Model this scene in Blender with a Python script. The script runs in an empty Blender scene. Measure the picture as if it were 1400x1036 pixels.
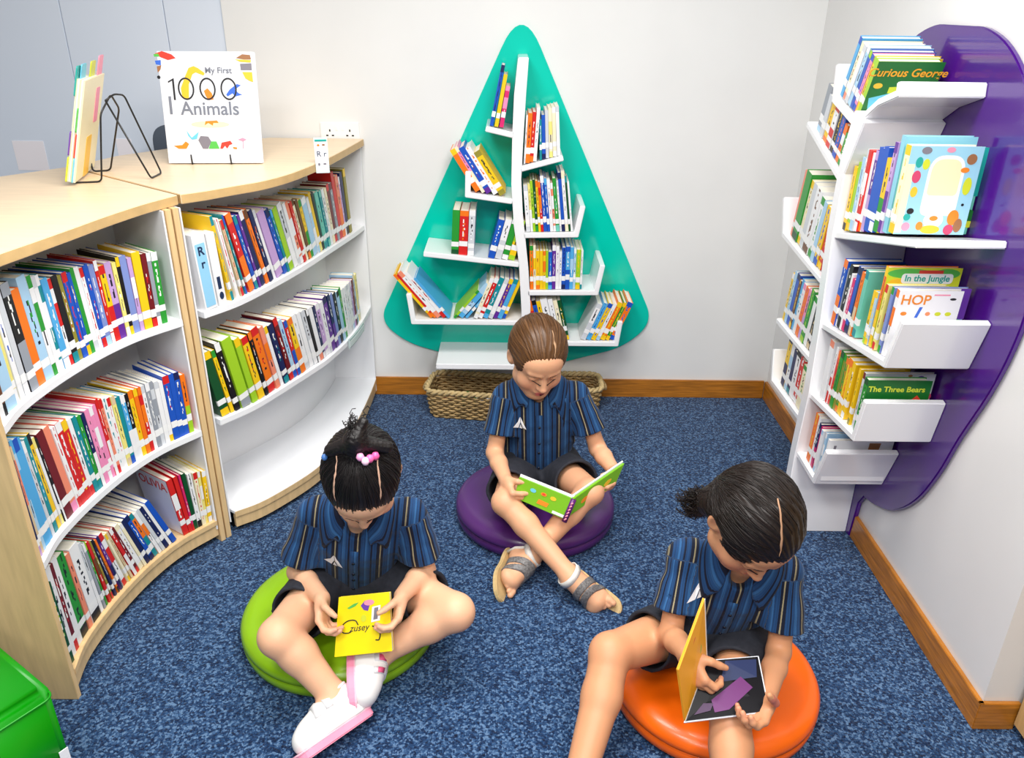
import bpy, bmesh, math, random
import numpy as np
from mathutils import Vector, Matrix
C = bpy.context.scene.collection
PI = math.pi
random.seed(7)

# ---------------------------------------------------------------- colour and materials
def lin(c):
    out = []
    for v in c[:3]:
        v = v / 255.0
        out.append(v / 12.92 if v <= 0.04045 else ((v + 0.055) / 1.055) ** 2.4)
    return (out[0], out[1], out[2], 1.0)

MATS = {}
def mat(name, col, rough=0.5, spec=0.5, coat=0.0, noise=0.0, nscale=40.0, bump=0.0, bscale=200.0, sub=0.0, metal=0.0, stretch=None):
    if name in MATS:
        return MATS[name]
    m = bpy.data.materials.new(name); m.use_nodes = True
    nt = m.node_tree; b = nt.nodes['Principled BSDF']
    b.inputs['Base Color'].default_value = lin(col)
    b.inputs['Roughness'].default_value = rough
    b.inputs['Specular IOR Level'].default_value = spec
    b.inputs['Coat Weight'].default_value = coat
    b.inputs['Coat Roughness'].default_value = 0.08
    b.inputs['Metallic'].default_value = metal
    if sub:
        b.inputs['Subsurface Weight'].default_value = sub
        b.inputs['Subsurface Radius'].default_value = (0.012, 0.005, 0.003)
        b.inputs['Subsurface Scale'].default_value = 1.0
    tc = nt.nodes.new('ShaderNodeTexCoord')
    vec = tc.outputs['Object']
    if stretch:
        mp = nt.nodes.new('ShaderNodeMapping'); mp.inputs['Scale'].default_value = stretch
        nt.links.new(vec, mp.inputs['Vector']); vec = mp.outputs['Vector']
    if noise:
        n = nt.nodes.new('ShaderNodeTexNoise'); n.inputs['Scale'].default_value = nscale; n.inputs['Detail'].default_value = 5
        nt.links.new(vec, n.inputs['Vector'])
        r = nt.nodes.new('ShaderNodeValToRGB')
        a = lin(col)
        r.color_ramp.elements[0].position = 0.3; r.color_ramp.elements[1].position = 0.7
        r.color_ramp.elements[0].color = tuple(x * (1 - noise) for x in a[:3]) + (1,)
        r.color_ramp.elements[1].color = tuple(min(1, x * (1 + noise)) for x in a[:3]) + (1,)
        nt.links.new(n.outputs['Fac'], r.inputs['Fac']); nt.links.new(r.outputs['Color'], b.inputs['Base Color'])
    if bump:
        n2 = nt.nodes.new('ShaderNodeTexNoise'); n2.inputs['Scale'].default_value = bscale; n2.inputs['Detail'].default_value = 3
        nt.links.new(vec, n2.inputs['Vector'])
        bp = nt.nodes.new('ShaderNodeBump'); bp.inputs['Strength'].default_value = bump; bp.inputs['Distance'].default_value = 0.002
        nt.links.new(n2.outputs['Fac'], bp.inputs['Height']); nt.links.new(bp.outputs['Normal'], b.inputs['Normal'])
    MATS[name] = m
    return m

def attr_mat(name, rough=0.4, spec=0.5, coat=0.0, attr='Col'):
    if name in MATS: return MATS[name]
    m = bpy.data.materials.new(name); m.use_nodes = True
    nt = m.node_tree; b = nt.nodes['Principled BSDF']
    a = nt.nodes.new('ShaderNodeAttribute'); a.attribute_name = attr
    nt.links.new(a.outputs['Color'], b.inputs['Base Color'])
    b.inputs['Roughness'].default_value = rough; b.inputs['Specular IOR Level'].default_value = spec
    b.inputs['Coat Weight'].default_value = coat
    MATS[name] = m
    return m

# ---------------------------------------------------------------- object helpers
def tag(o, label=None, cat=None, group=None, kind=None):
    if label: o['label'] = label
    if cat: o['category'] = cat
    if group: o['group'] = group
    if kind: o['kind'] = kind
    return o

def thing(name, label, cat, loc=(0, 0, 0), group=None):
    o = bpy.data.objects.new(name, None); C.objects.link(o)
    o.location = loc; o.empty_display_size = 0.05
    return tag(o, label, cat, group)

class MB:
    """collects shapes in world coordinates; build() links them as ONE mesh object"""
    def __init__(s): s.v = []; s.f = []; s.m = []; s.sm = []
    def add(s, vs, fs, mi=0, smooth=False):
        o = len(s.v)
        s.v += [tuple(v) for v in vs]
        for f in fs: s.f.append(tuple(i + o for i in f)); s.m.append(mi); s.sm.append(smooth)
        return s
    def box(s, c, size, R=None, mi=0):
        x, y, z = [a / 2 for a in size]
        vs = [Vector((a * x, b * y, d * z)) for a in (-1, 1) for b in (-1, 1) for d in (-1, 1)]
        if R is not None: vs = [R @ v for v in vs]
        vs = [v + Vector(c) for v in vs]
        return s.add(vs, [(0, 1, 3, 2), (4, 6, 7, 5), (0, 4, 5, 1), (2, 3, 7, 6), (0, 2, 6, 4), (1, 5, 7, 3)], mi)
    def prism(s, poly, fn, d0, d1, mi=0, side=None):
        """poly: 2D points; fn(a,b,d) -> 3D"""
        n = len(poly)
        vs = [fn(a, b, d0) for a, b in poly] + [fn(a, b, d1) for a, b in poly]
        fs = [tuple(range(n)), tuple(range(2 * n - 1, n - 1, -1))]
        sf = [(i, i + n, (i + 1) % n + n, (i + 1) % n) for i in range(n)]
        s.add(vs, fs, mi)
        for f in sf:
            s.f.append(tuple(i + len(s.v) - 2 * n for i in f)); s.m.append(mi if side is None else side); s.sm.append(False)
        return s
    def tube(s, pts, r, sides=8, closed=False, mi=0, caps=True):
        pts = [Vector(p) for p in pts]; n = len(pts)
        rs = r if isinstance(r, (list, tuple)) else [r] * n
        vs = []; ref = None
        for i, p in enumerate(pts):
            if closed: t = pts[(i + 1) % n] - pts[i - 1]
            else: t = pts[min(i + 1, n - 1)] - pts[max(i - 1, 0)]
            if t.length < 1e-9: t = Vector((0, 0, 1))
            t.normalize()
            if ref is None:
                ref = Vector((0, 0, 1)) if abs(t.z) < 0.9 else Vector((1, 0, 0))
            u = ref - t * ref.dot(t)
            if u.length < 1e-6: u = t.orthogonal()
            u.normalize(); w = t.cross(u); ref = u
            for k in range(sides):
                a = 2 * PI * k / sides
                vs.append(p + (u * math.cos(a) + w * math.sin(a)) * rs[i])
        fs = []
        for i in range(n if closed else n - 1):
            j = (i + 1) % n
            for k in range(sides):
                l = (k + 1) % sides
                fs.append((i * sides + k, i * sides + l, j * sides + l, j * sides + k))
        if caps and not closed:
            fs.append(tuple(range(sides - 1, -1, -1))); fs.append(tuple(range((n - 1) * sides, n * sides)))
        return s.add(vs, fs, mi, True)
    def lathe(s, prof, c, seg=64, mi=0):
        vs = []; fs = []; n = len(prof)
        for k in range(seg):
            a = 2 * PI * k / seg
            for r, z in prof: vs.append((c[0] + r * math.cos(a), c[1] + r * math.sin(a), c[2] + z))
        for k in range(seg):
            l = (k + 1) % seg
            for i in range(n - 1):
                fs.append((k * n + i, l * n + i, l * n + i + 1, k * n + i + 1))
        return s.add(vs, fs, mi, True)
    def build(s, name, mats, parent=None, bevel=0.0, smooth=None, seg=2, weld=False):
        if not isinstance(mats, (list, tuple)): mats = [mats]
        me = bpy.data.meshes.new(name)
        me.from_pydata(s.v, [], s.f)
        for m in mats: me.materials.append(m)
        me.polygons.foreach_set('material_index', s.m)
        me.polygons.foreach_set('use_smooth', [bool(x) if smooth is None else smooth for x in s.sm])
        bm = bmesh.new(); bm.from_mesh(me)
        if weld: bmesh.ops.remove_doubles(bm, verts=bm.verts, dist=1e-5)
        bmesh.ops.recalc_face_normals(bm, faces=bm.faces)
        if bevel:
            es = [e for e in bm.edges if e.is_manifold and e.calc_face_angle(0) > 0.5]
            bmesh.ops.bevel(bm, geom=es, offset=bevel, segments=seg, affect='EDGES', clamp_overlap=True)
        bm.to_mesh(me); bm.free()
        o = bpy.data.objects.new(name, me); C.objects.link(o)
        return attach(o, parent)

def root_loc(p):
    return p.location.copy() if p.parent is None else root_loc(p.parent) + p.location
def attach(o, parent):
    """o's mesh is in world coordinates; parent it keeping an origin at the parent's base"""
    if parent is not None:
        L = root_loc(parent)
        o.data.transform(Matrix.Translation(-L)); o.parent = parent
    else:
        bb = [Vector(c) for c in o.bound_box]
        L = Vector(((min(c.x for c in bb) + max(c.x for c in bb)) / 2, (min(c.y for c in bb) + max(c.y for c in bb)) / 2, min(c.z for c in bb)))
        o.data.transform(Matrix.Translation(-L)); o.location = L
    return o

def struct(mb, name, m, **k):
    o = mb.build(name, m, None, **k); o['kind'] = 'structure'; return o

def crom(pts, n=8, closed=False):
    """Catmull-Rom resample of a polyline of any dimension"""
    P = [Vector(p) for p in pts]; out = []
    N = len(P)
    for i in range(N if closed else N - 1):
        if closed: a, b, c, d = P[i - 1], P[i], P[(i + 1) % N], P[(i + 2) % N]
        else:
            b, c = P[i], P[i + 1]
            a = P[i - 1] if i > 0 else b * 2 - c
            d = P[i + 2] if i + 2 < N else c * 2 - b
        for k in range(n):
            t = k / n
            out.append(0.5 * ((2 * b) + (c - a) * t + (2 * a - 5 * b + 4 * c - d) * t * t + (3 * b - a - 3 * c + d) * t ** 3))
    if not closed: out.append(P[-1])
    return out

def text_mesh(body, size, fn, name, m, parent, extrude=0.0003, align='CENTER', shear=0.0, bold=0.0):
    """lettering as mesh; fn maps (a,b,d) in the text plane to world"""
    cu = bpy.data.curves.new(name, 'FONT'); cu.body = body; cu.size = size; cu.align_x = align; cu.extrude = extrude; cu.shear = shear; cu.offset = bold
    cu.resolution_u = 4
    o = bpy.data.objects.new(name, cu)
    C.objects.link(o)
    dg = bpy.context.evaluated_depsgraph_get()
    me = bpy.data.meshes.new_from_object(o.evaluated_get(dg))
    bpy.data.objects.remove(o); bpy.data.curves.remove(cu)
    for v in me.vertices: v.co = Vector(fn(v.co.x, v.co.y, v.co.z + extrude))
    me.materials.clear(); me.materials.append(m)
    o2 = bpy.data.objects.new(name, me); C.objects.link(o2)
    return o2
# ================================================================ setting
YB, XR = 3.857, 1.377          # back wall and right wall
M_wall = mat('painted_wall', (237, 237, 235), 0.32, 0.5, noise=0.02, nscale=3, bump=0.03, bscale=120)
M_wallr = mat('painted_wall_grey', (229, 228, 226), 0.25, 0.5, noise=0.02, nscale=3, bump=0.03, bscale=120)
M_panel = mat('pale_blue_panel', (226, 235, 248), 0.2, 0.5)
M_base = mat('baseboard_wood', (178, 112, 32), 0.35, 0.5, noise=0.35, nscale=7, stretch=(1, 1, 14), coat=0.2)
M_wood = mat('light_wood', (226, 193, 142), 0.4, 0.4, noise=0.10, nscale=6, stretch=(9, 9, 1))
M_woodtop = mat('light_wood_top', (240, 214, 178), 0.33, 0.4, noise=0.06, nscale=6, stretch=(1, 9, 9))
M_edge = mat('wood_edge_band', (206, 172, 118), 0.45, 0.4, noise=0.08, nscale=20)
M_white = mat('white_laminate', (244, 245, 248), 0.3, 0.5)
M_lacq = mat('white_lacquer', (247, 247, 249), 0.16, 0.5, coat=0.3)
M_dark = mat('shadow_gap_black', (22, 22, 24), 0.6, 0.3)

def carpet():
    m = bpy.data.materials.new('blue_loop_carpet'); m.use_nodes = True
    nt = m.node_tree; b = nt.nodes['Principled BSDF']; L = nt.links
    tc = nt.nodes.new('ShaderNodeTexCoord')
    v = nt.nodes.new('ShaderNodeTexVoronoi'); v.inputs['Scale'].default_value = 150; v.inputs['Randomness'].default_value = 1.0
    L.new(tc.outputs['Object'], v.inputs['Vector'])
    sx = nt.nodes.new('ShaderNodeSeparateColor'); L.new(v.outputs['Color'], sx.inputs['Color'])
    n = nt.nodes.new('ShaderNodeTexNoise'); n.inputs['Scale'].default_value = 110; n.inputs['Detail'].default_value = 4; n.inputs['Roughness'].default_value = 0.7
    L.new(tc.outputs['Object'], n.inputs['Vector'])
    ad = nt.nodes.new('ShaderNodeMath'); ad.operation = 'MULTIPLY_ADD'; ad.inputs[1].default_value = 0.5
    L.new(sx.outputs[0], ad.inputs[0]); L.new(n.outputs['Fac'], ad.inputs[2])
    r = nt.nodes.new('ShaderNodeValToRGB'); e = r.color_ramp.elements
    e[0].position = 0.40; e[0].color = lin((8, 22, 48)); e[1].position = 0.99; e[1].color = lin((92, 122, 158))
    k = r.color_ramp.elements.new(0.66); k.color = lin((24, 50, 86)); k = r.color_ramp.elements.new(0.83); k.color = lin((44, 76, 116))
    L.new(ad.outputs[0], r.inputs['Fac']); L.new(r.outputs['Color'], b.inputs['Base Color'])
    b.inputs['Roughness'].default_value = 0.95; b.inputs['Specular IOR Level'].default_value = 0.1
    b.inputs['Sheen Weight'].default_value = 0.15
    bp = nt.nodes.new('ShaderNodeBump'); bp.inputs['Strength'].default_value = 0.8; bp.inputs['Distance'].default_value = 0.004
    L.new(v.outputs['Distance'], bp.inputs['Height']); bp.invert = True
    L.new(bp.outputs['Normal'], b.inputs['Normal'])
    return m
M_carpet = carpet()
struct(MB().box((0, 1.2, -0.03), (6.4, 5.6, 0.06)), 'floor', M_carpet)
struct(MB().box(((XR + 0.1 - 1.262) / 2, YB + 0.05, 1.5), (XR + 0.1 + 1.262, 0.1, 3.0)), 'wall_back', M_wall)
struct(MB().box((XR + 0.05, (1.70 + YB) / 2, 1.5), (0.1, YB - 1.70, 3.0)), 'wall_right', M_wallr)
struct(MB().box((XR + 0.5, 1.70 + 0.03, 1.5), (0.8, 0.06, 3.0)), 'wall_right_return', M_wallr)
mb = MB()
mb.box((-1.390, YB + 0.05, 1.5), (0.253, 0.08, 3.0)); mb.box((-1.744, YB + 0.05, 1.5), (0.449, 0.08, 3.0)); mb.box((-2.5, YB + 0.05, 1.5), (1.057, 0.08, 3.0))
struct(mb, 'wall_left', M_panel, bevel=0.002)
struct(MB().box((-2.15, YB + 0.11, 1.5), (1.75, 0.02, 3.0)), 'trim_1', M_dark)
struct(MB().box((0.33, YB - 0.0075, 0.05), (2.06, 0.015, 0.1)), 'baseboard_back', M_base, bevel=0.002)
struct(MB().box((XR - 0.0075, (1.69 + YB) / 2 - 0.008, 0.05), (0.015, YB - 1.70, 0.1)), 'baseboard_right', M_base, bevel=0.002)
struct(MB().box((XR + 0.045, 1.693, 0.05), (0.12, 0.014, 0.1)), 'baseboard_return', M_base, bevel=0.002)
# wooden cupboard side at the right edge
t = thing('cupboard', 'light wood cupboard side at the right edge beside the wall end', 'cupboard', (1.75, 1.3, 0))
MB().box((1.482, 1.29, 1.03), (0.018, 0.78, 2.0)).build('side_panel', mat('oak_veneer', (196, 158, 104), 0.4, 0.4, noise=0.14, nscale=6, stretch=(9, 9, 1)), t, bevel=0.001)
MB().box((1.75, 1.29, 1.03), (0.518, 0.74, 1.96)).build('body', M_wood, t)
MB().box((1.76, 1.3, 0.025), (0.5, 0.70, 0.05)).build('plinth', M_dark, t)
# double socket on the back wall
t = thing('wall_socket', 'white double power socket on the wall above the bookcase end', 'socket', (-0.83, YB, 1.30))
Yw = YB
MB().box((-0.785, Yw - 0.005, 1.347), (0.178, 0.010, 0.082)).build('face_plate', mat('socket_plastic', (246, 246, 244), 0.3), t, bevel=0.002)
for sx in (-1, 1):
    cx = -0.785 + sx * 0.046
    mb = MB(); mb.box((cx, Yw - 0.0105, 1.352), (0.006, 0.001, 0.010)); mb.box((cx - 0.013, Yw - 0.0105, 1.330), (0.010, 0.001, 0.006)); mb.box((cx + 0.013, Yw - 0.0105, 1.330), (0.010, 0.001, 0.006))
    mb.build('pin_holes', M_dark, t)
for sx in (-1, 1):
    MB().box((-0.785 + sx * 0.014, Yw - 0.011, 1.362), (0.012, 0.004, 0.018)).build('switch', mat('socket_plastic', (246, 246, 244)), t, bevel=0.001)

# ================================================================ the curved bookcases
def offset(pts, d):
    out = []
    for i, p in enumerate(pts):
        t = (pts[min(i + 1, len(pts) - 1)] - pts[max(i - 1, 0)]).normalized()
        out.append(p + Vector((-t.y, t.x)) * d)
    return out
V2 = lambda L: [Vector(p) for p in L]
FL = crom(V2([(-1.268, 1.788), (-1.288, 1.90), (-1.286, 2.02), (-1.270, 2.15), (-1.238, 2.29), (-1.185, 2.42), (-1.098, 2.545)]), 6)
FLtop = crom(V2([(-1.286, 1.765), (-1.272, 1.90), (-1.237, 2.055), (-1.207, 2.192), (-1.175, 2.345), (-1.131, 2.499), (-1.079, 2.622)]), 6)
FRb = crom(V2([(-1.050, 2.605), (-.955, 2.69), (-.83, 2.88), (-.765, 3.04), (-.728, 3.18), (-.703, 3.42), (-.692, 3.65), (-.690, 3.832)]), 6)
FRm = crom(V2([(-1.050, 2.605), (-.957, 2.738), (-.868, 2.936), (-.80, 3.10), (-.768, 3.19), (-.726, 3.37), (-.703, 3.55), (-.692, 3.832)]), 6)
FRt = crom(V2([(-1.050, 2.615), (-.966, 2.757), (-.892, 2.977), (-.83, 3.20), (-.775, 3.45), (-.725, 3.68), (-.697, 3.832)]), 6)
FRtop = crom(V2([(-1.072, 2.63), (-1.012, 2.687), (-.942, 2.773), (-.867, 2.865), (-.802, 3.016), (-.746, 3.261), (-.709, 3.525), (-.676, 3.838)]), 6)
BL = offset(FL, 0.33)
for p in BL: p.y = max(p.y, 1.7875)
BR = crom(V2([(-1.318, 2.795), (-1.14, 3.05), (-1.02, 3.25), (-.95, 3.43), (-.915, 3.62), (-.90, 3.832)]), 6)
ZT = 1.318
nd = Vector((-0.80, 0.60)); td = Vector((0.60, 0.80))          # direction of the panels where the two units meet
flat = lambda a, b, d: (a, b, d)
def slab(front, back, z0, z1, name, m, parent, bevel=0.0015):
    poly = [tuple(p) for p in front] + [tuple(p) for p in reversed(back)]
    return MB().prism(poly, flat, z0, z1).build(name, m, parent, bevel=bevel)
def strip(curve, thick, z0, z1, name, m, parent):
    o = offset(curve, thick)
    poly = [tuple(p) for p in curve] + [tuple(p) for p in reversed(o)]
    return MB().prism(poly, flat, z0, z1).build(name, m, parent)

bl = thing('bookcase', 'curved wooden bookcase nearest the camera, three full shelves, green ottoman by its end', 'bookcase', (-1.4, 2.15, 0))
# top board with thick edge
polyT = [tuple(p) for p in FLtop] + [(-1.66, 3.075), (-1.80, 2.885), (-1.93, 2.65), (-2.0, 2.35), (-2.02, 1.765)]
MB().prism(polyT, flat, ZT - 0.032, ZT, 0, 1).build('top_board', [M_woodtop, M_edge], bl, bevel=0.002)
MB().box((-1.268 - 0.36, 1.777, 0.643), (0.72, 0.018, 1.285)).build('end_panel', M_wood, bl, bevel=0.001)
def radial(p0, length, thick, z0, z1, name, m, parent):
    a = Vector(p0); b = a + nd * length; c = td * thick
    poly = [tuple(a), tuple(b), tuple(b + c), tuple(a + c)]
    return MB().prism(poly, flat, z0, z1).build(name, m, parent, bevel=0.001)
radial((-1.095, 2.546), 0.60, 0.020, 0.0, ZT - 0.033, 'divider_panel', M_wood, bl)
radial((-1.103, 2.540), 0.34, 0.006, 0.06, ZT - 0.034, 'inner_side', M_white, bl)
strip(BL, 0.02, 0.02, ZT - 0.033, 'back_panel', M_white, bl)
FLs = [p for p in FL]
for z, nm in ((0.49, 'shelf'), (0.915, 'shelf')):
    slab(FLs, BL, z - 0.024, z, nm, M_white, bl)
slab(FL, BL, 0.078, 0.10, 'bottom_board', M_wood, bl)
strip(offset(FL, 0.006), 0.018, 0.03, 0.0775, 'plinth', M_wood, bl)
strip(offset(FL, 0.05), 0.02, 0.0, 0.03, 'toe_kick', M_dark, bl)

br = thing('bookcase', 'curved wooden bookcase against the back wall, two full shelves above an empty one', 'bookcase', (-0.95, 3.2, 0))
polyT = [tuple(p) for p in FRtop] + [(-1.11, 3.838), (-1.449, 3.507), (-1.582, 3.319), (-1.652, 3.08)]
MB().prism(polyT, flat, ZT - 0.032, ZT, 0, 1).build('top_board', [M_woodtop, M_edge], br, bevel=0.002)
radial((-1.0805, 2.569), 0.60, 0.020, 0.0, ZT - 0.033, 'divider_panel', M_wood, br)
radial((-1.066, 2.588), 0.33, 0.005, 0.06, ZT - 0.034, 'inner_side', M_white, br)
strip(BR, 0.02, 0.02, ZT - 0.033, 'back_panel', M_white, br)
MB().box((-0.797, 3.838, 0.655), (0.21, 0.012, 1.26)).build('end_panel', M_white, br)
for z, F in ((0.50, FRm), (0.915, FRt)):
    slab(F, BR, z - 0.024, z, 'shelf', M_white, br)
slab(FRb, BR, 0.086, 0.10, 'bottom_board', M_white, br)
strip(offset(FRb, -0.001), 0.02, 0.072, 0.0965, 'front_edge', M_wood, br)
strip(offset(FRb, 0.004), 0.018, 0.025, 0.071, 'plinth', M_wood, br)
strip(offset(FRb, 0.05), 0.02, 0.0, 0.025, 'toe_kick', M_dark, br)

# ================================================================ the two tree-shaped wall shelves
def thick(poly, th):
    """2D ribbon of thickness th above polyline (to its left side)"""
    P = V2(poly); n = len(P); off = []
    for i in range(n):
        if i == 0: t = (P[1] - P[0]).normalized(); nrm = Vector((-t.y, t.x)); off.append(P[0] + nrm * th)
        elif i == n - 1: t = (P[-1] - P[-2]).normalized(); nrm = Vector((-t.y, t.x)); off.append(P[-1] + nrm * th)
        else:
            t1 = (P[i] - P[i - 1]).normalized(); t2 = (P[i + 1] - P[i]).normalized()
            n1 = Vector((-t1.y, t1.x)); n2 = Vector((-t2.y, t2.x)); m_ = (n1 + n2).normalized()
            off.append(P[i] + m_ * (th / max(0.3, m_.dot(n1))))
    return [tuple(p) for p in P] + [tuple(p) for p in reversed(off)]
def rounded(poly, n=10):
    return [tuple(p) for p in crom(V2(poly), n, closed=True)]
def round_poly(poly, r, n=7):
    """polygon with arcs of radius ~r_i on its corners"""
    P = V2([p[:2] for p in poly]); out = []
    for i in range(len(P)):
        a, b, c = P[i - 1], P[i], P[(i + 1) % len(P)]
        ri = r[i]
        u = (a - b).normalized(); w = (c - b).normalized()
        ri = min(ri, (a - b).length * 0.48, (c - b).length * 0.48)
        s = b + u * ri; e = b + w * ri
        for k in range(n + 1):
            t = k / n
            out.append(tuple(s * (1 - t) ** 2 + b * 2 * t * (1 - t) + e * t * t))
    return out
DEP = 0.25
bt = lambda a, b, d: (a, 3.837 - d, b)            # back tree: a=x b=z
rt = lambda a, b, d: (1.357 - d, a, b)            # right tree: a=y b=z
M_teal = mat('teal_gloss', (0, 204, 180), 0.12, 0.5, coat=0.25)
M_purple = mat('purple_gloss', (70, 14, 124), 0.2, 0.5, coat=0.5)
tb = thing('tree_bookshelf', 'teal triangular tree bookshelf with white trunk and branch shelves on the back wall', 'bookshelf', (0.05, 3.85, 0.25))
out = round_poly([(0.046, 1.90), (0.742, 0.43), (0.60, 0.288), (0.045, 0.13), (-0.52, 0.300), (-0.655, 0.42)], [0.20, 0.16, 0.12, 0.4, 0.12, 0.16], 9)
MB().prism(out, bt, -0.02, 0.0).build('back_board', M_teal, tb, bevel=0.004)
trunk = [(0.031, 1.691), (0.016, 1.542), (0.010, 1.357), (0.009, 1.166), (0.022, 0.984), (0.048, 0.807), (0.064, 0.577), (0.066, 0.30)]
trunkR = [(0.106, 0.30), (0.106, 0.60), (0.092, 0.784), (0.074, 0.935), (0.062, 1.035), (0.052, 1.191), (0.058, 1.358), (0.066, 1.543), (0.075, 1.692)]
MB().prism(trunk + trunkR, bt, 0.0, DEP).build('trunk', M_lacq, tb, bevel=0.003)
BT = {  # shelf: polyline of its underside, left to right
 'S1': [(-0.107, 1.392), (0.014, 1.366)],
 'S2': [(-0.194, 1.223), (-0.197, 1.108), (0.012, 1.080)],
 'S3': [(-0.392, 0.834), (0.046, 0.788)],
 'S4': [(-0.479, 0.651), (-0.460, 0.500), (0.066, 0.500)],
 'S1r': [(0.052, 1.223), (0.237, 1.273)],
 'S2r': [(0.070, 0.926), (0.316, 0.932), (0.342, 1.074)],
 'S3r': [(0.092, 0.651), (0.422, 0.656), (0.447, 0.801)],
 'S4r': [(0.100, 0.396), (0.534, 0.397), (0.548, 0.525)],
}
def shelf_end_trim(P): return P
for k, P in BT.items():
    MB().prism(thick(P, 0.024), bt, 0.0, DEP).build('branch_shelf', M_lacq, tb, bevel=0.003)
lg = thing('wall_ledge', 'white wall ledge under the teal tree above the wicker basket', 'ledge', (-0.1, 3.7, 0.27))
MB().box((-0.095, 3.695, 0.296), (0.50, 0.282, 0.028)).build('board', M_lacq, lg, bevel=0.003)
MB().box((-0.095, 3.815, 0.262), (0.44, 0.044, 0.038)).build('batten', M_lacq, lg, bevel=0.002)

tr = thing('tree_bookshelf', 'purple leaf-shaped tree bookshelf with white trunk and branch shelves on the right wall', 'bookshelf', (1.36, 2.66, 0))
half = [(2.61, 1.852), (2.50, 1.848), (2.37, 1.806), (2.245, 1.715), (2.12, 1.55), (2.02, 1.36), (1.985, 1.20), (1.997, 1.06), (2.038, .91), (2.112, .727), (2.169, .563), (2.248, .414), (2.36, .299), (2.487, .238), (2.575, .215)]
sym = [(2.66 * 2 - y + (0 if z > 1.5 else 0), z) for y, z in reversed(half)]
leaf = crom(V2(half), 4)
leaf = [tuple(p) for p in leaf] + [(2.605, 0.165), (2.62, 0.0), (2.70, 0.0), (2.715, 0.165)] + [tuple(p) for p in crom(V2(sym), 4)]
MB().prism(leaf, rt, -0.018, 0.0).build('back_board', M_purple, tr, bevel=0.004)
tr_near = [(2.65, 0.0), (2.655, 0.35), (2.632, 0.62), (2.648, 0.89), (2.682, 1.20), (2.680, 1.40), (2.600, 1.575)]
tr_far = [(2.690, 1.60), (2.735, 1.44), (2.738, 1.20), (2.705, 0.89), (2.690, 0.62), (2.708, 0.35), (2.708, 0.0)]
MB().prism(tr_near + tr_far, rt, 0.0, 0.257).build('trunk', M_lacq, tr, bevel=0.003)
# underside polylines, far to near along y (left to right as seen)
RT = {
 'T': [(2.935, 1.72), (2.915, 1.60), (2.69, 1.545), (2.545, 1.628), (2.418, 1.668), (2.426, 1.709)],
 'B': [(2.682, 1.185), (2.135, 1.306)],
 'C': [(2.652, 0.868), (2.153, 0.938), (2.106, 1.097)],
 'D': [(2.636, 0.600), (2.244, 0.640), (2.216, 0.793)],
 'E': [(2.656, 0.342), (2.466, 0.338), (2.405, 0.501)],
 'F5': [(3.126, 1.490), (2.730, 1.360)],
 'F4': [(3.262, 1.194), (3.205, 1.050), (2.735, 1.005)],
 'F2': [(3.11, 0.712), (2.71, 0.712)],
 'F1': [(3.10, 0.60), (3.06, 0.460), (2.70, 0.470)],
}
for k, P in RT.items():
    Q = [(-a, b) for a, b in P]           # left-to-right along -y so the ribbon grows upward
    R_ = [(-a, b) for a, b in thick(Q, 0.022)]
    MB().prism(R_, rt, 0.0, DEP).build('branch_shelf', M_lacq, tr, bevel=0.003)

# ================================================================ cushions and ottoman
def cushion(x, y, R, name, lab, col, ry=0.0):
    t = thing('floor_cushion', lab, 'cushion', (x, y, 0), 'round floor cushions')
    m = mat(name, col, 0.32, 0.5, coat=0.1, bump=0.05, bscale=90)
    h = 0.10
    prof = [(0.0, 0.002), (R - 0.03, 0.002), (R - 0.012, 0.006), (R - 0.003, 0.016), (R, 0.03), (R, 0.047), (R - 0.003, 0.0495)]
    MB().lathe(prof, (x, y, 0), 72).build('base', m, t)
    prof = [(R - 0.003, 0.0515), (R + 0.001, 0.054), (R + 0.002, 0.07), (R - 0.006, 0.085), (R - 0.02, 0.095), (R - 0.04, h), (R - 0.07, h + 0.001), (0.5 * R, h - 0.002), (0.26 * R, h - 0.005), (0.0, h - 0.006)]
    MB().lathe(prof, (x, y, 0), 72).build('top', m, t)
    MB().lathe([(R - 0.004, 0.0495), (R + 0.002, 0.0505), (R - 0.004, 0.0515)], (x, y, 0), 72).build('seam', m, t)
    return t
cushion(0.118, 2.745, 0.318, 'purple_vinyl', 'round purple floor cushion under the girl with the green book', (78, 34, 104))
cushion(-0.54, 2.085, 0.318, 'lime_vinyl', 'round lime green floor cushion under the girl with the yellow book', (138, 186, 18))
cushion(0.632, 1.825, 0.305, 'orange_vinyl', 'round orange floor cushion under the girl in the right foreground', (255, 108, 6))

def rbox(c, size, r, seg=4):
    bm = bmesh.new(); bmesh.ops.create_cube(bm, size=1.0)
    for v in bm.verts: v.co = Vector((v.co.x * size[0], v.co.y * size[1], v.co.z * size[2])) + Vector(c)
    bmesh.ops.bevel(bm, geom=list(bm.edges), offset=r, segments=seg, affect='EDGES')
    me = bpy.data.meshes.new('rb'); bm.to_mesh(me); bm.free()
    mb = MB(); mb.add([v.co for v in me.vertices], [tuple(p.vertices) for p in me.polygons], 0, True); bpy.data.meshes.remove(me)
    return mb
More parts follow.
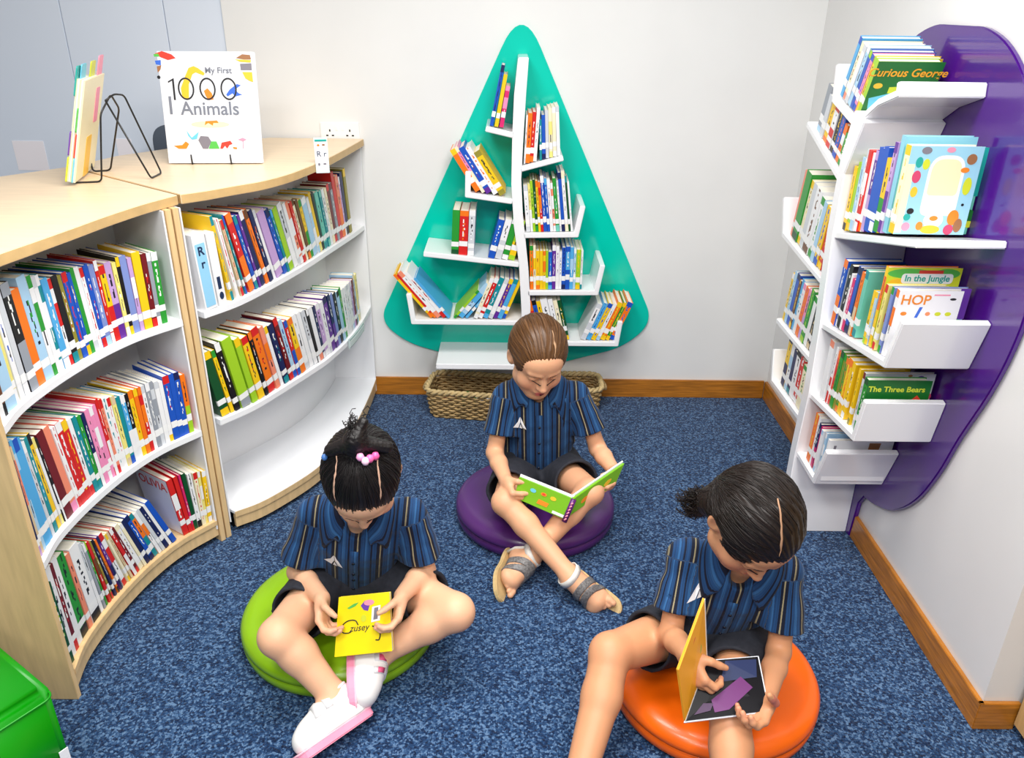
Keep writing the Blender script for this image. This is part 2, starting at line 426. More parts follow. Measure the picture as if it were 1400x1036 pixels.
# ================================================================ things on the counter
M_wire = mat('black_wire', (18, 18, 20), 0.35, 0.5)
M_ink = mat('ink_black', (30, 30, 34), 0.5)
M_ingrey = mat('ink_grey', (120, 126, 140), 0.5)
def flatmat(n, c): return mat('print_' + n, c, 0.35, 0.5)
PR = {k: flatmat(k, c) for k, c in dict(orange=(240, 140, 40), yellow=(246, 196, 50), blue=(60, 110, 215), red=(222, 66, 50), green=(90, 190, 80), pink=(246, 150, 176), brown=(160, 110, 70), grey=(130, 126, 136), sky=(110, 200, 226), white=(248, 248, 250), teal=(30, 170, 160), cream=(246, 238, 200), black=(26, 26, 30), magenta=(214, 70, 110), lime=(214, 222, 50), purple=(110, 60, 170), paleblue=(160, 214, 232), peach=(240, 150, 100), dgreen=(20, 110, 40), paleyellow=(250, 240, 190)).items()}
def blob(pts, fn, d, m, name, parent, th=0.0006, smooth=True):
    P = [tuple(p) for p in crom(V2(pts), 5, closed=True)] if smooth else pts
    o = MB().prism(P, fn, d, d + th).build(name, m, parent); return o
def ell(cx, cy, rx, ry, n=16, a0=0.0):
    c, s = math.cos(a0), math.sin(a0)
    return [(cx + rx * math.cos(2 * PI * k / n) * c - ry * math.sin(2 * PI * k / n) * s, cy + rx * math.cos(2 * PI * k / n) * s + ry * math.sin(2 * PI * k / n) * c) for k in range(n)]
def art(fn, parent, items, name='cover_picture'):
    """flat printed pictures on a cover: one mesh per picture group"""
    mats = []; mb = MB()
    for k, (m, poly) in enumerate(items):
        if m not in mats: mats.append(m)
        mb.prism(poly, fn, 0.0004 + 0.00006 * k, 0.0008 + 0.00006 * k, mats.index(m))
    return mb.build(name, [PR[m] for m in mats], parent)
def ptext(body, size, fn, m, parent, x, y, align='CENTER', shear=0.0, bold=0.0, name='lettering', d=0.0012):
    o = text_mesh(body, size, lambda a, b, e: fn(x + a, y + b, d + e), name, m, None, 0.0002, align, shear, bold)
    return attach(o, parent)
# the big picture book on its stand
W_, H_ = 0.352, 0.402
p0 = Vector((-1.308, 3.150, 1.322)); ux = Vector((0.349, 0.030, 0)).normalized(); back = Vector((-ux.y, ux.x, 0))
up = (Vector((0, 0, 1)) * 0.985 + back * 0.17).normalized(); nrm = -(ux.cross(up)).normalized()   # into the book
big = thing('picture_book', 'large white picture book with 1000 Animals on its cover standing on the bookcase top', 'book', tuple(p0))
bf = lambda a, b, d: p0 + ux * a + up * b - nrm * d
MB().prism([(0, 0), (W_, 0), (W_, H_), (0, H_)], bf, -0.004, 0.0).build('cover', mat('book_white_cover', (232, 236, 244), 0.3), big, bevel=0.001)
MB().prism([(0.003, 0.004), (W_ - 0.004, 0.004), (W_ - 0.004, H_ - 0.004), (0.003, H_ - 0.004)], bf, -0.018, -0.0045).build('pages', mat('paper', (240, 236, 226), 0.7), big)
MB().prism([(0, 0), (W_, 0), (W_, H_), (0, H_)], bf, -0.0225, -0.0185).build('cover', mat('book_white_cover', (246, 248, 252)), big, bevel=0.001)
def Z(px, py): return ((px - 90) / 740 * W_, (970 - py) / 900 * H_)    # sketch units of the cover layout
def ring(cx, cy, rx, ry, t, n=26):
    vs = []
    return [ell(cx, cy, rx, ry, n), ell(cx, cy, rx - t, ry - t, n)]
mb = MB()
for cx in (285, 450, 613):
    a, b = Z(cx, 365); rx, ry, tt = 0.030, 0.040, 0.006
    o_, i_ = ring(a, b, rx, ry, tt); n = len(o_)
    vs = [bf(x, y, 0.0012) for x, y in o_] + [bf(x, y, 0.0012) for x, y in i_]
    mb.add(vs, [(k, (k + 1) % n, (k + 1) % n + n, k + n) for k in range(n)])
a, b = Z(190, 455); a2, b2 = Z(200, 280)
mb.prism([(a - 0.003, b), (a + 0.004, b), (a + 0.004, b2), (a - 0.018, b2 - 0.012), (a - 0.018, b2 - 0.018), (a - 0.003, b2 - 0.009)], bf, 0.0008, 0.0012)
mb.build('numerals', M_ink, big)
ptext('Animals', 0.068, bf, M_ingrey, big, *Z(455, 572), bold=0.0008)
ptext('My First', 0.030, bf, mat('ink_pale', (120, 124, 136), 0.5), big, *Z(545, 240), bold=0.0005)
MB().prism([Z(142, 570), Z(163, 570), Z(163, 425), Z(142, 425)], bf, 0.0008, 0.0011).build('barcode_label', M_ingrey, big)
it = []
def zp(L): return [Z(*p) for p in L]
it.append(('yellow', zp([(250, 440), (300, 440), (310, 330), (345, 250), (370, 235), (430, 260), (440, 240), (390, 200), (360, 185), (320, 200), (285, 270), (245, 360)])))
it.append(('orange', zp([(420, 380), (450, 360), (480, 400), (490, 450), (450, 455), (430, 420)])))
it.append(('blue', zp([(590, 410), (620, 370), (680, 325), (710, 335), (660, 370), (690, 400), (715, 410), (660, 425), (640, 400), (600, 425)])))
it.append(('red', zp([(75, 90), (130, 70), (200, 95), (230, 125), (170, 140), (110, 115)]))); it.append(('green', zp([(65, 95), (100, 90), (110, 112), (68, 115)])))
it.append(('blue', zp([(70, 145), (115, 140), (112, 180), (75, 175)]))); it.append(('brown', zp([(80, 190), (115, 180), (105, 215), (82, 240)]))); it.append(('black', zp(ell(86, 275, 13, 14))))
it.append(('brown', zp([(690, 120), (740, 90), (800, 95), (806, 130), (750, 130)]))); it.append(('yellow', zp([(680, 130), (806, 135), (800, 155), (720, 150)]))); it.append(('grey', zp([(718, 165), (806, 160), (806, 215), (720, 215)])))
it.append(('yellow', zp([(730, 230), (806, 230), (808, 310), (780, 300), (750, 280)])))
it.append(('paleyellow', zp(ell(445, 650, 150, 26)))); it.append(('orange', zp([(400, 660), (410, 625), (500, 618), (512, 640), (470, 640), (465, 662), (430, 640)])))
it.append(('sky', zp([(255, 700), (290, 760), (350, 710), (330, 770), (290, 775), (265, 745)]))); it.append(('orange', zp([(145, 825), (210, 820), (240, 790), (265, 810), (240, 850), (180, 850)])))
it.append(('grey', zp([(340, 780), (360, 745), (420, 750), (440, 790), (410, 850), (370, 850)]))); it.append(('green', zp([(415, 850), (440, 790), (480, 790), (500, 850)]))); it.append(('red', zp([(505, 850), (520, 800), (590, 785), (605, 810), (580, 820), (560, 850), (545, 825), (525, 850)])))
it.append(('pink', zp([(650, 775), (690, 760), (720, 775), (690, 790)]))); it.append(('pink', zp([(686, 790), (692, 790), (690, 850), (684, 850)]))); it.append(('orange', zp([(605, 835), (640, 840), (635, 855), (610, 850)])))
art(bf, big, it)
# wire stand of the big book
t = thing('book_stand', 'black wire stand holding the big white animal book, only its hooks showing', 'book stand', (-1.13, 3.2, ZT))
r_ = 0.0028
for a in (0.076, 0.222):
    P = [bf(a + 0.012, 0.032, 0.010), bf(a + 0.014, 0.004, 0.010)]
    q = bf(a + 0.014, 0, 0.008); q = Vector((q.x, q.y, ZT + 0.0035)); P[1] = Vector((P[1].x, P[1].y, ZT + 0.0035))
    q2 = bf(a + 0.014, 0.0, -0.03); q2 = Vector((q2.x, q2.y, ZT + 0.0035))
    q3 = bf(a + 0.03, 0.24, -0.029)
    MB().tube([P[0], P[1], q2, q3], r_, 8).build('front_hook', M_wire, t)
qa = bf(0.106, 0.24, -0.029); qb = bf(0.252, 0.24, -0.029)
ft = [Vector((p.x, p.y, ZT + 0.0035)) + back * 0.14 for p in (bf(0.106, 0, -0.03), bf(0.252, 0, -0.03))]
MB().tube([qa, ft[0], ft[1], qb, qa], r_, 8).build('rear_leg', M_wire, t)
# the left wire stand and its board book seen from behind
bk = [Vector((-1.466, 2.735, ZT + 0.0085)), Vector((-1.544, 3.045, ZT + 0.0085))]
bd = (bk[1] - bk[0]).normalized(); bupv = Vector((0.30, 0.035, 1)).normalized(); bn = bd.cross(bupv).normalized()
if bn.x < 0: bn = -bn
bb = thing('board_book', 'tabbed board book seen edge-on leaning on the left wire stand', 'book', tuple(bk[0]))
fb = lambda a, b, d: bk[0] + bd * a + bupv * b + bn * d
Wb, Hb = (bk[1] - bk[0]).length, 0.385
base_poly = [(0.0, 0), (Wb, 0), (Wb, Hb - 0.05), (0.0, Hb - 0.05)]
for k in range(5):
    pm = ['cream', 'white', 'paleyellow', 'white', 'cream'][k]
    MB().prism([(0.004, 0.002), (Wb - 0.004, 0.002), (Wb - 0.004, Hb - 0.045), (0.004, Hb - 0.045)], fb, -0.024 + k * 0.0052, -0.024 + k * 0.0052 + 0.0046).build('board_page', PR[pm], bb)
for (a0, a1, b0, b1, d0, c) in [(-0.006, 0.05, Hb - 0.10, Hb - 0.005, -0.026, 'teal'), (0.03, 0.10, Hb - 0.10, Hb, -0.02, 'sky'), (0.13, 0.20, Hb - 0.08, Hb + 0.005, -0.012, 'lime'), (0.22, 0.29, Hb - 0.08, Hb + 0.02, -0.006, 'pink'),
        (-0.006, 0.05, 0.17, 0.25, -0.012, 'green'), (-0.006, 0.02, 0.09, 0.17, -0.027, 'purple'), (-0.004, 0.05, 0.085, 0.165, -0.01, 'red'), (-0.007, 0.03, 0.0, 0.085, -0.027, 'lime'), (-0.005, 0.06, 0.0, 0.085, -0.009, 'sky'), (0.12, 0.2, 0.0, 0.14, -0.001, 'yellow'), (0.2, 0.26, 0.18, 0.3, -0.001, 'pink')]:
    MB().prism(round_poly([(a0, b0), (a1, b0), (a1, b1), (a0, b1)], [0.008] * 4, 4), fb, d0, d0 + 0.0035).build('page_tab', PR[c], bb)
t = thing('book_stand', 'black wire easel stand under the tabbed board book', 'book stand', (-1.36, 2.88, ZT))
zb = ZT + 0.0035
F1 = Vector((-1.405, 2.80, zb)); F2 = Vector((-1.465, 3.00, zb)); R1 = Vector((-1.262, 2.866, zb)); R2 = Vector((-1.262, 2.960, zb))
T1 = Vector((-1.365, 2.83, ZT + 0.262)); T2 = Vector((-1.345, 2.93, ZT + 0.268))
h1 = Vector((-1.492, 2.775, zb)); h2 = Vector((-1.52, 2.98, zb))
loop = [h1 + Vector((0, 0, 0.028)), h1, F1, F1 * 0.15 + T1 * 0.85 + Vector((-.005, 0, 0)), (T1 + T2) / 2 + Vector((0, 0, 0.016)), F2 * 0.15 + T2 * 0.85, F2, h2, h2 + Vector((0, 0, 0.028))]
def fillet(P, r=0.015, n=5):
    out = [P[0]]
    for i in range(1, len(P) - 1):
        a, b, c = P[i - 1], P[i], P[i + 1]; ri = min(r, (a - b).length * .45, (c - b).length * .45)
        s = b + (a - b).normalized() * ri; e = b + (c - b).normalized() * ri
        for k in range(n + 1):
            q = k / n; out.append(s * (1 - q) ** 2 + b * 2 * q * (1 - q) + e * q * q)
    out.append(P[-1]); return out
MB().tube(fillet(loop), 0.0032, 8).build('front_loop', M_wire, t)
U1 = T1 + Vector((0.012, 0.0, 0.004)); U2 = T2 + Vector((0.012, 0.0, 0.006))
loop = [U1, R1, R2, U2, (U1 + U2) / 2 + Vector((0, 0, 0.012)), U1]
MB().tube(fillet(loop), 0.0032, 8).build('rear_loop', M_wire, t)
# alphabet marker clipped on the counter edge
t = thing('shelf_marker', 'clear plastic letter marker clipped on the front edge of the bookcase top', 'shelf marker', (-0.72, 3.235, ZT - 0.03))
p1 = Vector((-0.757, 3.198, ZT - 0.036)); u1 = Vector((0.051, 0.012, 0)).normalized(); n1 = Vector((u1.y, -u1.x, 0))
fm = lambda a, b, d: p1 + u1 * a + Vector((0, 0, 1)) * b + n1 * d
M_clear = mat('clear_plastic', (224, 236, 236), 0.1, 0.5)
MB().prism([(0, 0), (0.052, 0), (0.052, 0.135), (0, 0.135)], fm, 0.0, 0.003).build('holder', M_clear, t, bevel=0.0008)
MB().prism([(0.003, 0.028), (0.049, 0.028), (0.049, 0.120), (0.003, 0.120)], fm, 0.003, 0.0035).build('card', PR['white'], t)
o = ptext('R r', 0.030, fm, mat('ink_navy', (28, 48, 84), 0.5), t, 0.026, 0.064, d=0.004)
art(lambda a, b, d: fm(a, b, d + 0.004), t, [('teal', [(0.004, 0.121), (0.048, 0.121), (0.048, 0.128), (0.004, 0.128)]), ('orange', ell(0.016, 0.107, 0.005, 0.004)), ('brown', ell(0.036, 0.108, 0.006, 0.003)), ('grey', ell(0.014, 0.035, 0.004, 0.005)), ('grey', ell(0.036, 0.036, 0.006, 0.003))])
MB().prism([(0.0, 0.036), (0.052, 0.036), (0.052, 0.039), (0.0, 0.039)], fm, -0.035, 0.0).build('clip', M_clear, t)
# clear label holder at the end of the middle shelf
t = thing('label_holder', 'clear plastic label holder on the edge of the half empty middle shelf end', 'label holder', (-0.71, 3.5, 0.46))
pts = [p for p in FRm if 3.36 < p.y < 3.60]
oo = offset(pts, -0.004); o2 = offset(pts, -0.012)
MB().prism([tuple(p) for p in oo] + [tuple(p) for p in reversed(o2)], flat, 0.465, 0.507).build('holder', mat('clear_green_plastic', (176, 192, 190), 0.15), t)
MB().prism([tuple(p) for p in offset(pts, -0.0125)] + [tuple(p) for p in reversed(offset(pts, -0.014))], flat, 0.471, 0.498).build('card', mat('label_card', (214, 226, 224), 0.4), t)
# chair behind the counter
t = thing('chair', 'grey chair behind the bookcase, only its rounded backrest top showing', 'chair', (-1.5, 3.68, 0))
M_ch = mat('grey_plastic', (88, 98, 112), 0.4)
poly = round_poly([(-1.604, 1.0), (-1.30, 1.0), (-1.30, 1.385), (-1.604, 1.385)], [0.05, 0.05, 0.08, 0.085], 8)
MB().prism(poly, lambda a, b, d: (a, 3.72 + d, b), 0, 0.03).build('backrest', M_ch, t, bevel=0.006)
MB().box((-1.45, 3.775, 0.80), (0.06, 0.02, 0.62)).build('back_post', M_wire, t)
MB().box((-1.50, 3.62, 0.50), (0.34, 0.30, 0.04)).build('seat', M_ch, t, bevel=0.012)
for sx in (-1, 1):
    for sy in (-1, 1):
        MB().tube([(-1.50 + sx * 0.14, 3.62 + sy * 0.12, 0.48), (-1.50 + sx * 0.16, 3.62 + sy * 0.14, 0.0)], 0.011, 8).build('leg', M_wire, t)
# thin pale rectangles on the blue panel
M_pale = mat('pale_matte', (252, 246, 250), 0.5)
for (x0, z0, x1, z1, lab) in [(-2.32, 1.15, -2.175, 1.285, 'pale square notice on the blue panel at the far left above the bookcase'), (-1.835, 1.18, -1.765, 1.30, 'small pale notice on the blue panel just right of the wire easel top')]:
    o = MB().box(((x0 + x1) / 2, YB + 0.0095, (z0 + z1) / 2), (x1 - x0, 0.003, z1 - z0)).build('pale_patch', M_pale); tag(o, lab, 'patch')

# ================================================================ wicker baskets with toys
M_wick = mat('wicker', (170, 142, 96), 0.6, 0.3, noise=0.35, nscale=30)
M_wickd = mat('wicker_dark', (110, 82, 50), 0.7, 0.2, noise=0.3, nscale=30)
def basket(cx, cy, rot, w, d, h, lab):
    t = thing('wicker_basket', lab, 'basket', (cx, cy, 0), 'wicker toy baskets')
    c, s = math.cos(rot), math.sin(rot)
    def W3(a, b, z): return Vector((cx + a * c - b * s, cy + a * s + b * c, z))
    def path(z, N=72, grow=0.0):
        k = 0.90 + 0.10 * z / h
        P = round_poly([(-w / 2 * k - grow, -d / 2 * k - grow), (w / 2 * k + grow, -d / 2 * k - grow), (w / 2 * k + grow, d / 2 * k + grow), (-w / 2 * k - grow, d / 2 * k + grow)], [0.06] * 4, 6)
        P = V2(P); L = [0]
        for i in range(len(P)): L.append(L[-1] + (P[(i + 1) % len(P)] - P[i]).length)
        out = []
        j = 0
        for q in range(N):
            x = L[-1] * q / N
            while L[j + 1] < x: j += 1
            f = (x - L[j]) / max(1e-9, L[j + 1] - L[j])
            out.append(P[j].lerp(P[(j + 1) % len(P)], f))
        return out
    mb = MB(); rows = int(h / 0.0125); NS = 40
    for r in range(rows):
        z = 0.008 + r * (h - 0.016) / (rows - 1)
        P = path(z, NS * 4); out = []
        for i, p in enumerate(P):
            a = P[i - 1]; b = P[(i + 1) % len(P)]; tt = (b - a).normalized(); nn = Vector((tt.y, -tt.x))
            q = p + nn * 0.0055 * math.sin(2 * PI * i / 8 + PI * (r % 2))
            out.append(W3(q.x, q.y, z + 0.0012 * math.sin(i * 1.7 + r)))
        mb.tube(out, 0.0062, 6, closed=True)
    mb.build('weave', M_wick, t)
    mb = MB()
    Ps = path(0.005, NS * 2); Pe = path(h, NS * 2)
    for i in range(0, NS * 2, 2): mb.tube([W3(Ps[i].x, Ps[i].y, 0.005), W3(Pe[i].x, Pe[i].y, h)], 0.0045, 6)
    mb.build('stakes', M_wickd, t)
    mb = MB()
    for ph in (0, PI):
        P = path(h, 160); out = []
        for i, p in enumerate(P):
            a = P[i - 1]; b = P[(i + 1) % len(P)]; tt = (b - a).normalized(); nn = Vector((tt.y, -tt.x)); an = i * 2 * PI / 8 + ph
            q = p + nn * 0.007 * math.cos(an); out.append(W3(q.x, q.y, h + 0.002 + 0.007 * math.sin(an)))
        mb.tube(out, 0.0085, 6, closed=True)
    mb.build('rim', mat('wicker_pale', (196, 172, 124), 0.6, 0.3, noise=0.25, nscale=30), t)
    P = path(0.004, 72)
    MB().prism([tuple(p) for p in P], lambda a, b, z: W3(a, b, z), 0.0, 0.008).build('base', M_wickd, t)
    for sx in (-1, 1):
        MB().tube(crom([W3(sx * (w / 2 + 0.002), -0.045, h), W3(sx * (w / 2 + 0.022), -0.03, h - 0.022), W3(sx * (w / 2 + 0.024), 0.03, h - 0.022), W3(sx * (w / 2 + 0.002), 0.045, h)], 5), 0.008, 8).build('handle', M_wick, t)
    return W3
BW = basket(-0.182, 3.675, math.radians(-7), 0.43, 0.24, 0.145, 'brown wicker basket under the white ledge, left of the seated girl')
basket(0.30, 3.735, 0.0, 0.36, 0.20, 0.135, 'brown wicker basket mostly hidden behind the girl with the green book')
def ball(c, r, name, m, lab, cat, sc=(1, 1, 1)):
    bm = bmesh.new(); bmesh.ops.create_uvsphere(bm, u_segments=20, v_segments=12, radius=r)
    rr = random.Random(int(c[0] * 1000))
    for v in bm.verts: v.co = Vector((v.co.x * sc[0], v.co.y * sc[1], v.co.z * sc[2])) * (1 + 0.08 * math.sin(9 * v.co.x / r) * math.sin(7 * v.co.z / r))
    me = bpy.data.meshes.new(name); bm.to_mesh(me); bm.free()
    for p in me.polygons: p.use_smooth = True
    me.materials.append(m); o = bpy.data.objects.new(name, me); C.objects.link(o); o.location = c
    return tag(o, lab, cat)
ball((-0.20, 3.62, 0.088), 0.045, 'soft_toy', PR['dgreen'], 'green soft toy lying in the wicker basket', 'toy', (1.2, 0.9, 0.9))
ball((-0.12, 3.615, 0.085), 0.04, 'soft_toy', PR['white'], 'white soft toy lying beside the green toy in the wicker basket', 'toy', (1, 0.9, 0.9))
ball((-0.285, 3.64, 0.066), 0.042, 'soft_toy', mat('dark_red_fabric', (110, 30, 34), 0.8), 'dark red soft toy at the shaded left of the wicker basket', 'toy', (1, 0.9, 0.9))

# green ottoman
e1 = Vector((-.823, .568, 0)); e2 = Vector((-.568, -.823, 0)); Kc = Vector((-1.075, 1.42, 0))
mid = Kc + e1 * 0.21 + e2 * 0.21
mbx = rbox((0, 0, 0.217), (0.42, 0.42, 0.406), 0.022)
Rm = Matrix.Rotation(math.atan2(e1.y, e1.x), 4, 'Z'); mbx.v = [tuple(Matrix.Translation(mid) @ Rm @ Vector(v)) for v in mbx.v]
M_ott = mat('green_vinyl', (0, 138, 0), 0.38, 0.5, bump=0.06, bscale=160)
ott = thing('ottoman', 'bright green cube ottoman in the bottom left corner', 'ottoman', tuple(mid))
mbx.build('cushion_body', M_ott, ott)
def oc(a, b, z): return mid + e1 * a + e2 * b + Vector((0, 0, z))
sq = round_poly([(-.2, -.2), (.2, -.2), (.2, .2), (-.2, .2)], [0.025] * 4, 5)
MB().tube([oc(a * 1.052, b * 1.052, 0.385) for a, b in sq], 0.0028, 6, closed=True).build('piping', M_ott, ott)
for a in (-1, 1):
    for b in (-1, 1):
        MB().lathe([(0.0, 0.0), (0.02, 0.0), (0.02, 0.016), (0.0, 0.016)], tuple(oc(a * 0.16, b * 0.16, 0)), 16).build('foot', M_dark, ott)
c0 = oc(-0.2105, -0.205, 0.17)
MB().prism([(0, 0), (0.022, 0), (0.022, 0.05), (0, 0.05)], lambda a, b, d: c0 + e2 * a + Vector((0, 0, 1)) * b - e1 * d, 0, 0.002).build('care_tag', PR['white'], ott)
# ================================================================ books
PAL = {'w': (240, 240, 242, 'white'), 'cr': (244, 234, 200, 'cream'), 'y': (244, 200, 24, 'yellow'), 'py': (240, 228, 130, 'pale yellow'), 'o': (244, 120, 22, 'orange'), 'r': (212, 34, 32, 'red'), 'm': (112, 20, 28, 'maroon'),
 'pk': (238, 142, 186, 'pink'), 'mg': (214, 40, 110, 'magenta'), 'lp': (196, 160, 214, 'lilac'), 'pu': (100, 44, 150, 'purple'), 'nv': (24, 34, 86, 'navy'), 'b': (26, 84, 190, 'blue'), 'sb': (80, 170, 226, 'sky blue'),
 'lb': (170, 208, 236, 'light blue'), 'te': (20, 140, 150, 'teal'), 'mt': (110, 200, 180, 'mint green'), 'g': (40, 150, 50, 'green'), 'dg': (14, 78, 40, 'dark green'), 'li': (160, 206, 40, 'lime'), 'k': (24, 22, 26, 'black'),
 'gy': (150, 156, 166, 'grey'), 'lg': (208, 212, 218, 'light grey'), 'br': (110, 66, 36, 'brown'), 'be': (220, 196, 156, 'beige'), 'sl': (240, 140, 110, 'salmon'), 'pw': (128, 146, 206, 'periwinkle'), 'pb': (140, 204, 224, 'pale blue'), 'ol': (150, 140, 50, 'olive')}
M_cover = attr_mat('book_cover', 0.35, 0.5)
M_pages = mat('book_pages', (236, 230, 214), 0.8, 0.2, noise=0.12, nscale=6, stretch=(160, 1, 1))
M_stick = mat('spine_sticker', (244, 244, 244), 0.4)
ORD = ['first', 'second', 'third', 'fourth', 'fifth', 'sixth', 'seventh', 'eighth', 'ninth', 'tenth', 'eleventh', 'twelfth', 'thirteenth', 'fourteenth', 'fifteenth', 'sixteenth', 'seventeenth', 'eighteenth', 'nineteenth', 'twentieth',
 'twenty-first', 'twenty-second', 'twenty-third', 'twenty-fourth', 'twenty-fifth', 'twenty-sixth', 'twenty-seventh', 'twenty-eighth', 'twenty-ninth', 'thirtieth', 'thirty-first', 'thirty-second', 'thirty-third', 'thirty-fourth', 'thirty-fifth', 'thirty-sixth', 'thirty-seventh', 'thirty-eighth', 'thirty-ninth', 'fortieth', 'forty-first', 'forty-second', 'forty-third', 'forty-fourth', 'forty-fifth']
BR_ = random.Random(11)
def book(p, X, Y, w, h, d, tilt, main, acc, label, group, style=None, sticker=True, right=None, left=None, name='book', pitch=0.0):
    """p: foot of the spine; X along the shelf, Y into the shelf; tilt leans the top towards -X; returns the object"""
    rr = BR_
    c1 = lin(PAL[main]); c2 = lin(PAL[acc]); cr_ = lin(PAL[right]) if right else c1; cl_ = lin(PAL[left]) if left else c1
    t = min(0.0016, w * 0.2)
    vs = []; fs = []; cols = []
    def quad(a, b, c, d_, col):
        n = len(vs); vs.extend([a, b, c, d_]); fs.append((n, n + 1, n + 2, n + 3)); cols.append(col)
    st = style if style is not None else rr.choice(['title', 'title', 'title', 'title', 'band', 'plain', 'plain', 'duo'])
    zs = [0.0]
    rows = 26
    for k in range(1, rows): zs.append(h * k / rows + rr.uniform(-0.2, 0.2) * h / rows)
    zs.append(h)
    xs = [0, w * 0.36, w * 0.5, w * 0.64, w]
    white = lin((244, 244, 240)); dark = lin((26, 26, 40))
    lum = c1[0] * .3 + c1[1] * .6 + c1[2] * .1
    ink = dark if lum > 0.35 else white
    bandtop = rr.random() < 0.45; bandbot = rr.random() < 0.45
    for i in range(rows):
        for j in range(4):
            col = c1
            if bandtop and i >= rows - 3: col = c2
            if bandbot and i <= 2: col = c2
            mid = j in (1, 2)
            if st == 'title' and mid and 9 <= i <= 21:
                if rr.random() < 0.5: col = ink if rr.random() < 0.6 else c2
            elif st == 'band' and 12 <= i <= 18: col = c2
            elif st == 'band' and mid and 8 <= i <= 11 and rr.random() < 0.6: col = ink
            elif st == 'dots' and mid and i > 2 and rr.random() < 0.5: col = c2
            elif st == 'duo' and i < 12: col = c2
            elif st == 'duo' and mid and 14 <= i <= 22 and rr.random() < 0.5: col = ink
            quad((xs[j], 0, zs[i]), (xs[j + 1], 0, zs[i]), (xs[j + 1], 0, zs[i + 1]), (xs[j], 0, zs[i + 1]), col)
    # boards and spine inside
    def face_x(x, y0, y1, col, flip): 
        a = [(x, y0, 0), (x, y1, 0), (x, y1, h), (x, y0, h)]
        if flip: a.reverse()
        quad(*a, col)
    face_x(0, 0, d, cl_, True); face_x(w, 0, d, cr_, False)
    face_x(t, t, d, c1, False); face_x(w - t, t, d, c1, True)
    quad((0, d, 0), (t, d, 0), (t, d, h), (0, d, h), c1); quad((w - t, d, 0), (w, d, 0), (w, d, h), (w - t, d, h), c1)
    for z, fl in ((0, True), (h, False)):
        for (xa, xb, ya, yb) in ((0, t, 0, d), (w - t, w, 0, d), (t, w - t, 0, t)):
            q = [(xa, ya, z), (xb, ya, z), (xb, yb, z), (xa, yb, z)]
            if fl: q.reverse()
            quad(*q, c1)
    quad((t, t, 0), (t, t, h), (w - t, t, h), (w - t, t, 0), white)
    me = bpy.data.meshes.new(name); me.from_pydata(vs, [], fs)
    ca = me.color_attributes.new('Col', 'FLOAT_COLOR', 'CORNER')
    buf = []
    for c in cols: buf += list(c) * 4
    ca.data.foreach_set('color', buf)
    me.materials.append(M_cover)
    o = bpy.data.objects.new(name, me); C.objects.link(o)
    X = Vector(X).normalized(); Y = Vector(Y).normalized(); Zv = X.cross(Y)
    R = Matrix((X, Y, Zv)).transposed()
    Rt = Matrix.Rotation(-tilt, 3, 'Y') @ Matrix.Rotation(-pitch, 3, 'X')
    M = (R @ Rt).to_4x4()
    pv = Vector(p)
    if tilt < 0: pv = pv + X * 0       # leaning right: pivot is the right foot
    piv = Vector((w, 0, 0)) if tilt < 0 else Vector((0, 0, 0))
    M.translation = pv + R @ (piv - (Rt @ piv))
    o.matrix_world = M
    tag(o, label, 'book', group)
    if w > 0.004:
        pm = bpy.data.meshes.new('pages')
        x0, x1, y0, y1, z0, z1 = t * 1.02, w - t * 1.02, t * 1.05, d - 0.004, 0.003, h - 0.003
        P = [(a, b, c) for a in (x0, x1) for b in (y0, y1) for c in (z0, z1)]
        pm.from_pydata(P, [], [(0, 1, 3, 2), (4, 6, 7, 5), (0, 4, 5, 1), (2, 3, 7, 6), (0, 2, 6, 4), (1, 5, 7, 3)])
        pm.materials.append(M_pages); po = bpy.data.objects.new('pages', pm); C.objects.link(po); po.parent = o
    if sticker:
        z0 = rr.uniform(0.032, 0.047); z1 = z0 + rr.uniform(.020, .027)
        if h < 0.15: z0, z1 = 0.02, 0.038
        sm = bpy.data.meshes.new('spine_sticker'); e = 0.0005; e2 = 0.00012; g = min(0.008, d * .3)
        sm.from_pydata([(-e2, g, z0), (-e2, -e, z0), (w + e2, -e, z0), (w + e2, g, z0), (-e2, g, z1), (-e2, -e, z1), (w + e2, -e, z1), (w + e2, g, z1)], [], [(0, 1, 5, 4), (1, 2, 6, 5), (2, 3, 7, 6)])
        sm.materials.append(M_stick); so = bpy.data.objects.new('spine_sticker', sm); C.objects.link(so); so.parent = o
    return o
def art_on(o, side, w, d, h, items, texts=()):
    """printed pictures and titles on the right (+1) or left (-1) cover; coordinates run from the spine, 0..1 by 0..1"""
    def fn(a, b, e): return Vector((w + e, a * d, b * h)) if side > 0 else Vector((-e, d - a * d, b * h))
    mats = []; mb = MB()
    for k, (m, poly) in enumerate(items):
        if m not in mats: mats.append(m)
        mb.prism(poly, fn, 0.0003 + 0.00006 * k, 0.0006 + 0.00006 * k, mats.index(m))
    if items:
        me = bpy.data.meshes.new('cover_picture'); me.from_pydata(mb.v, [], mb.f)
        for m in mats: me.materials.append(PR[m])
        me.polygons.foreach_set('material_index', mb.m)
        q = bpy.data.objects.new('cover_picture', me); C.objects.link(q); q.parent = o
    for (body, size, x, y, m, sh) in texts:
        q = text_mesh(body, size, lambda a, b, e: fn(x + a / d, y + b / h, 0.0012 + e), 'cover_title', PR[m] if isinstance(m, str) else m, None, 0.0002, 'CENTER', sh, 0.0006)
        q.parent = o
def parse(s):
    out = []
    for tok in s.split():
        f = tok.split(':'); cc = f[0].split('/')
        out.append(dict(main=cc[0], acc=cc[1] if len(cc) > 1 else None, w=float(f[1]) if len(f) > 1 and f[1] else 1.0, h=float(f[2]) if len(f) > 2 and f[2] else None, style=f[3] if len(f) > 3 else None))
    return out
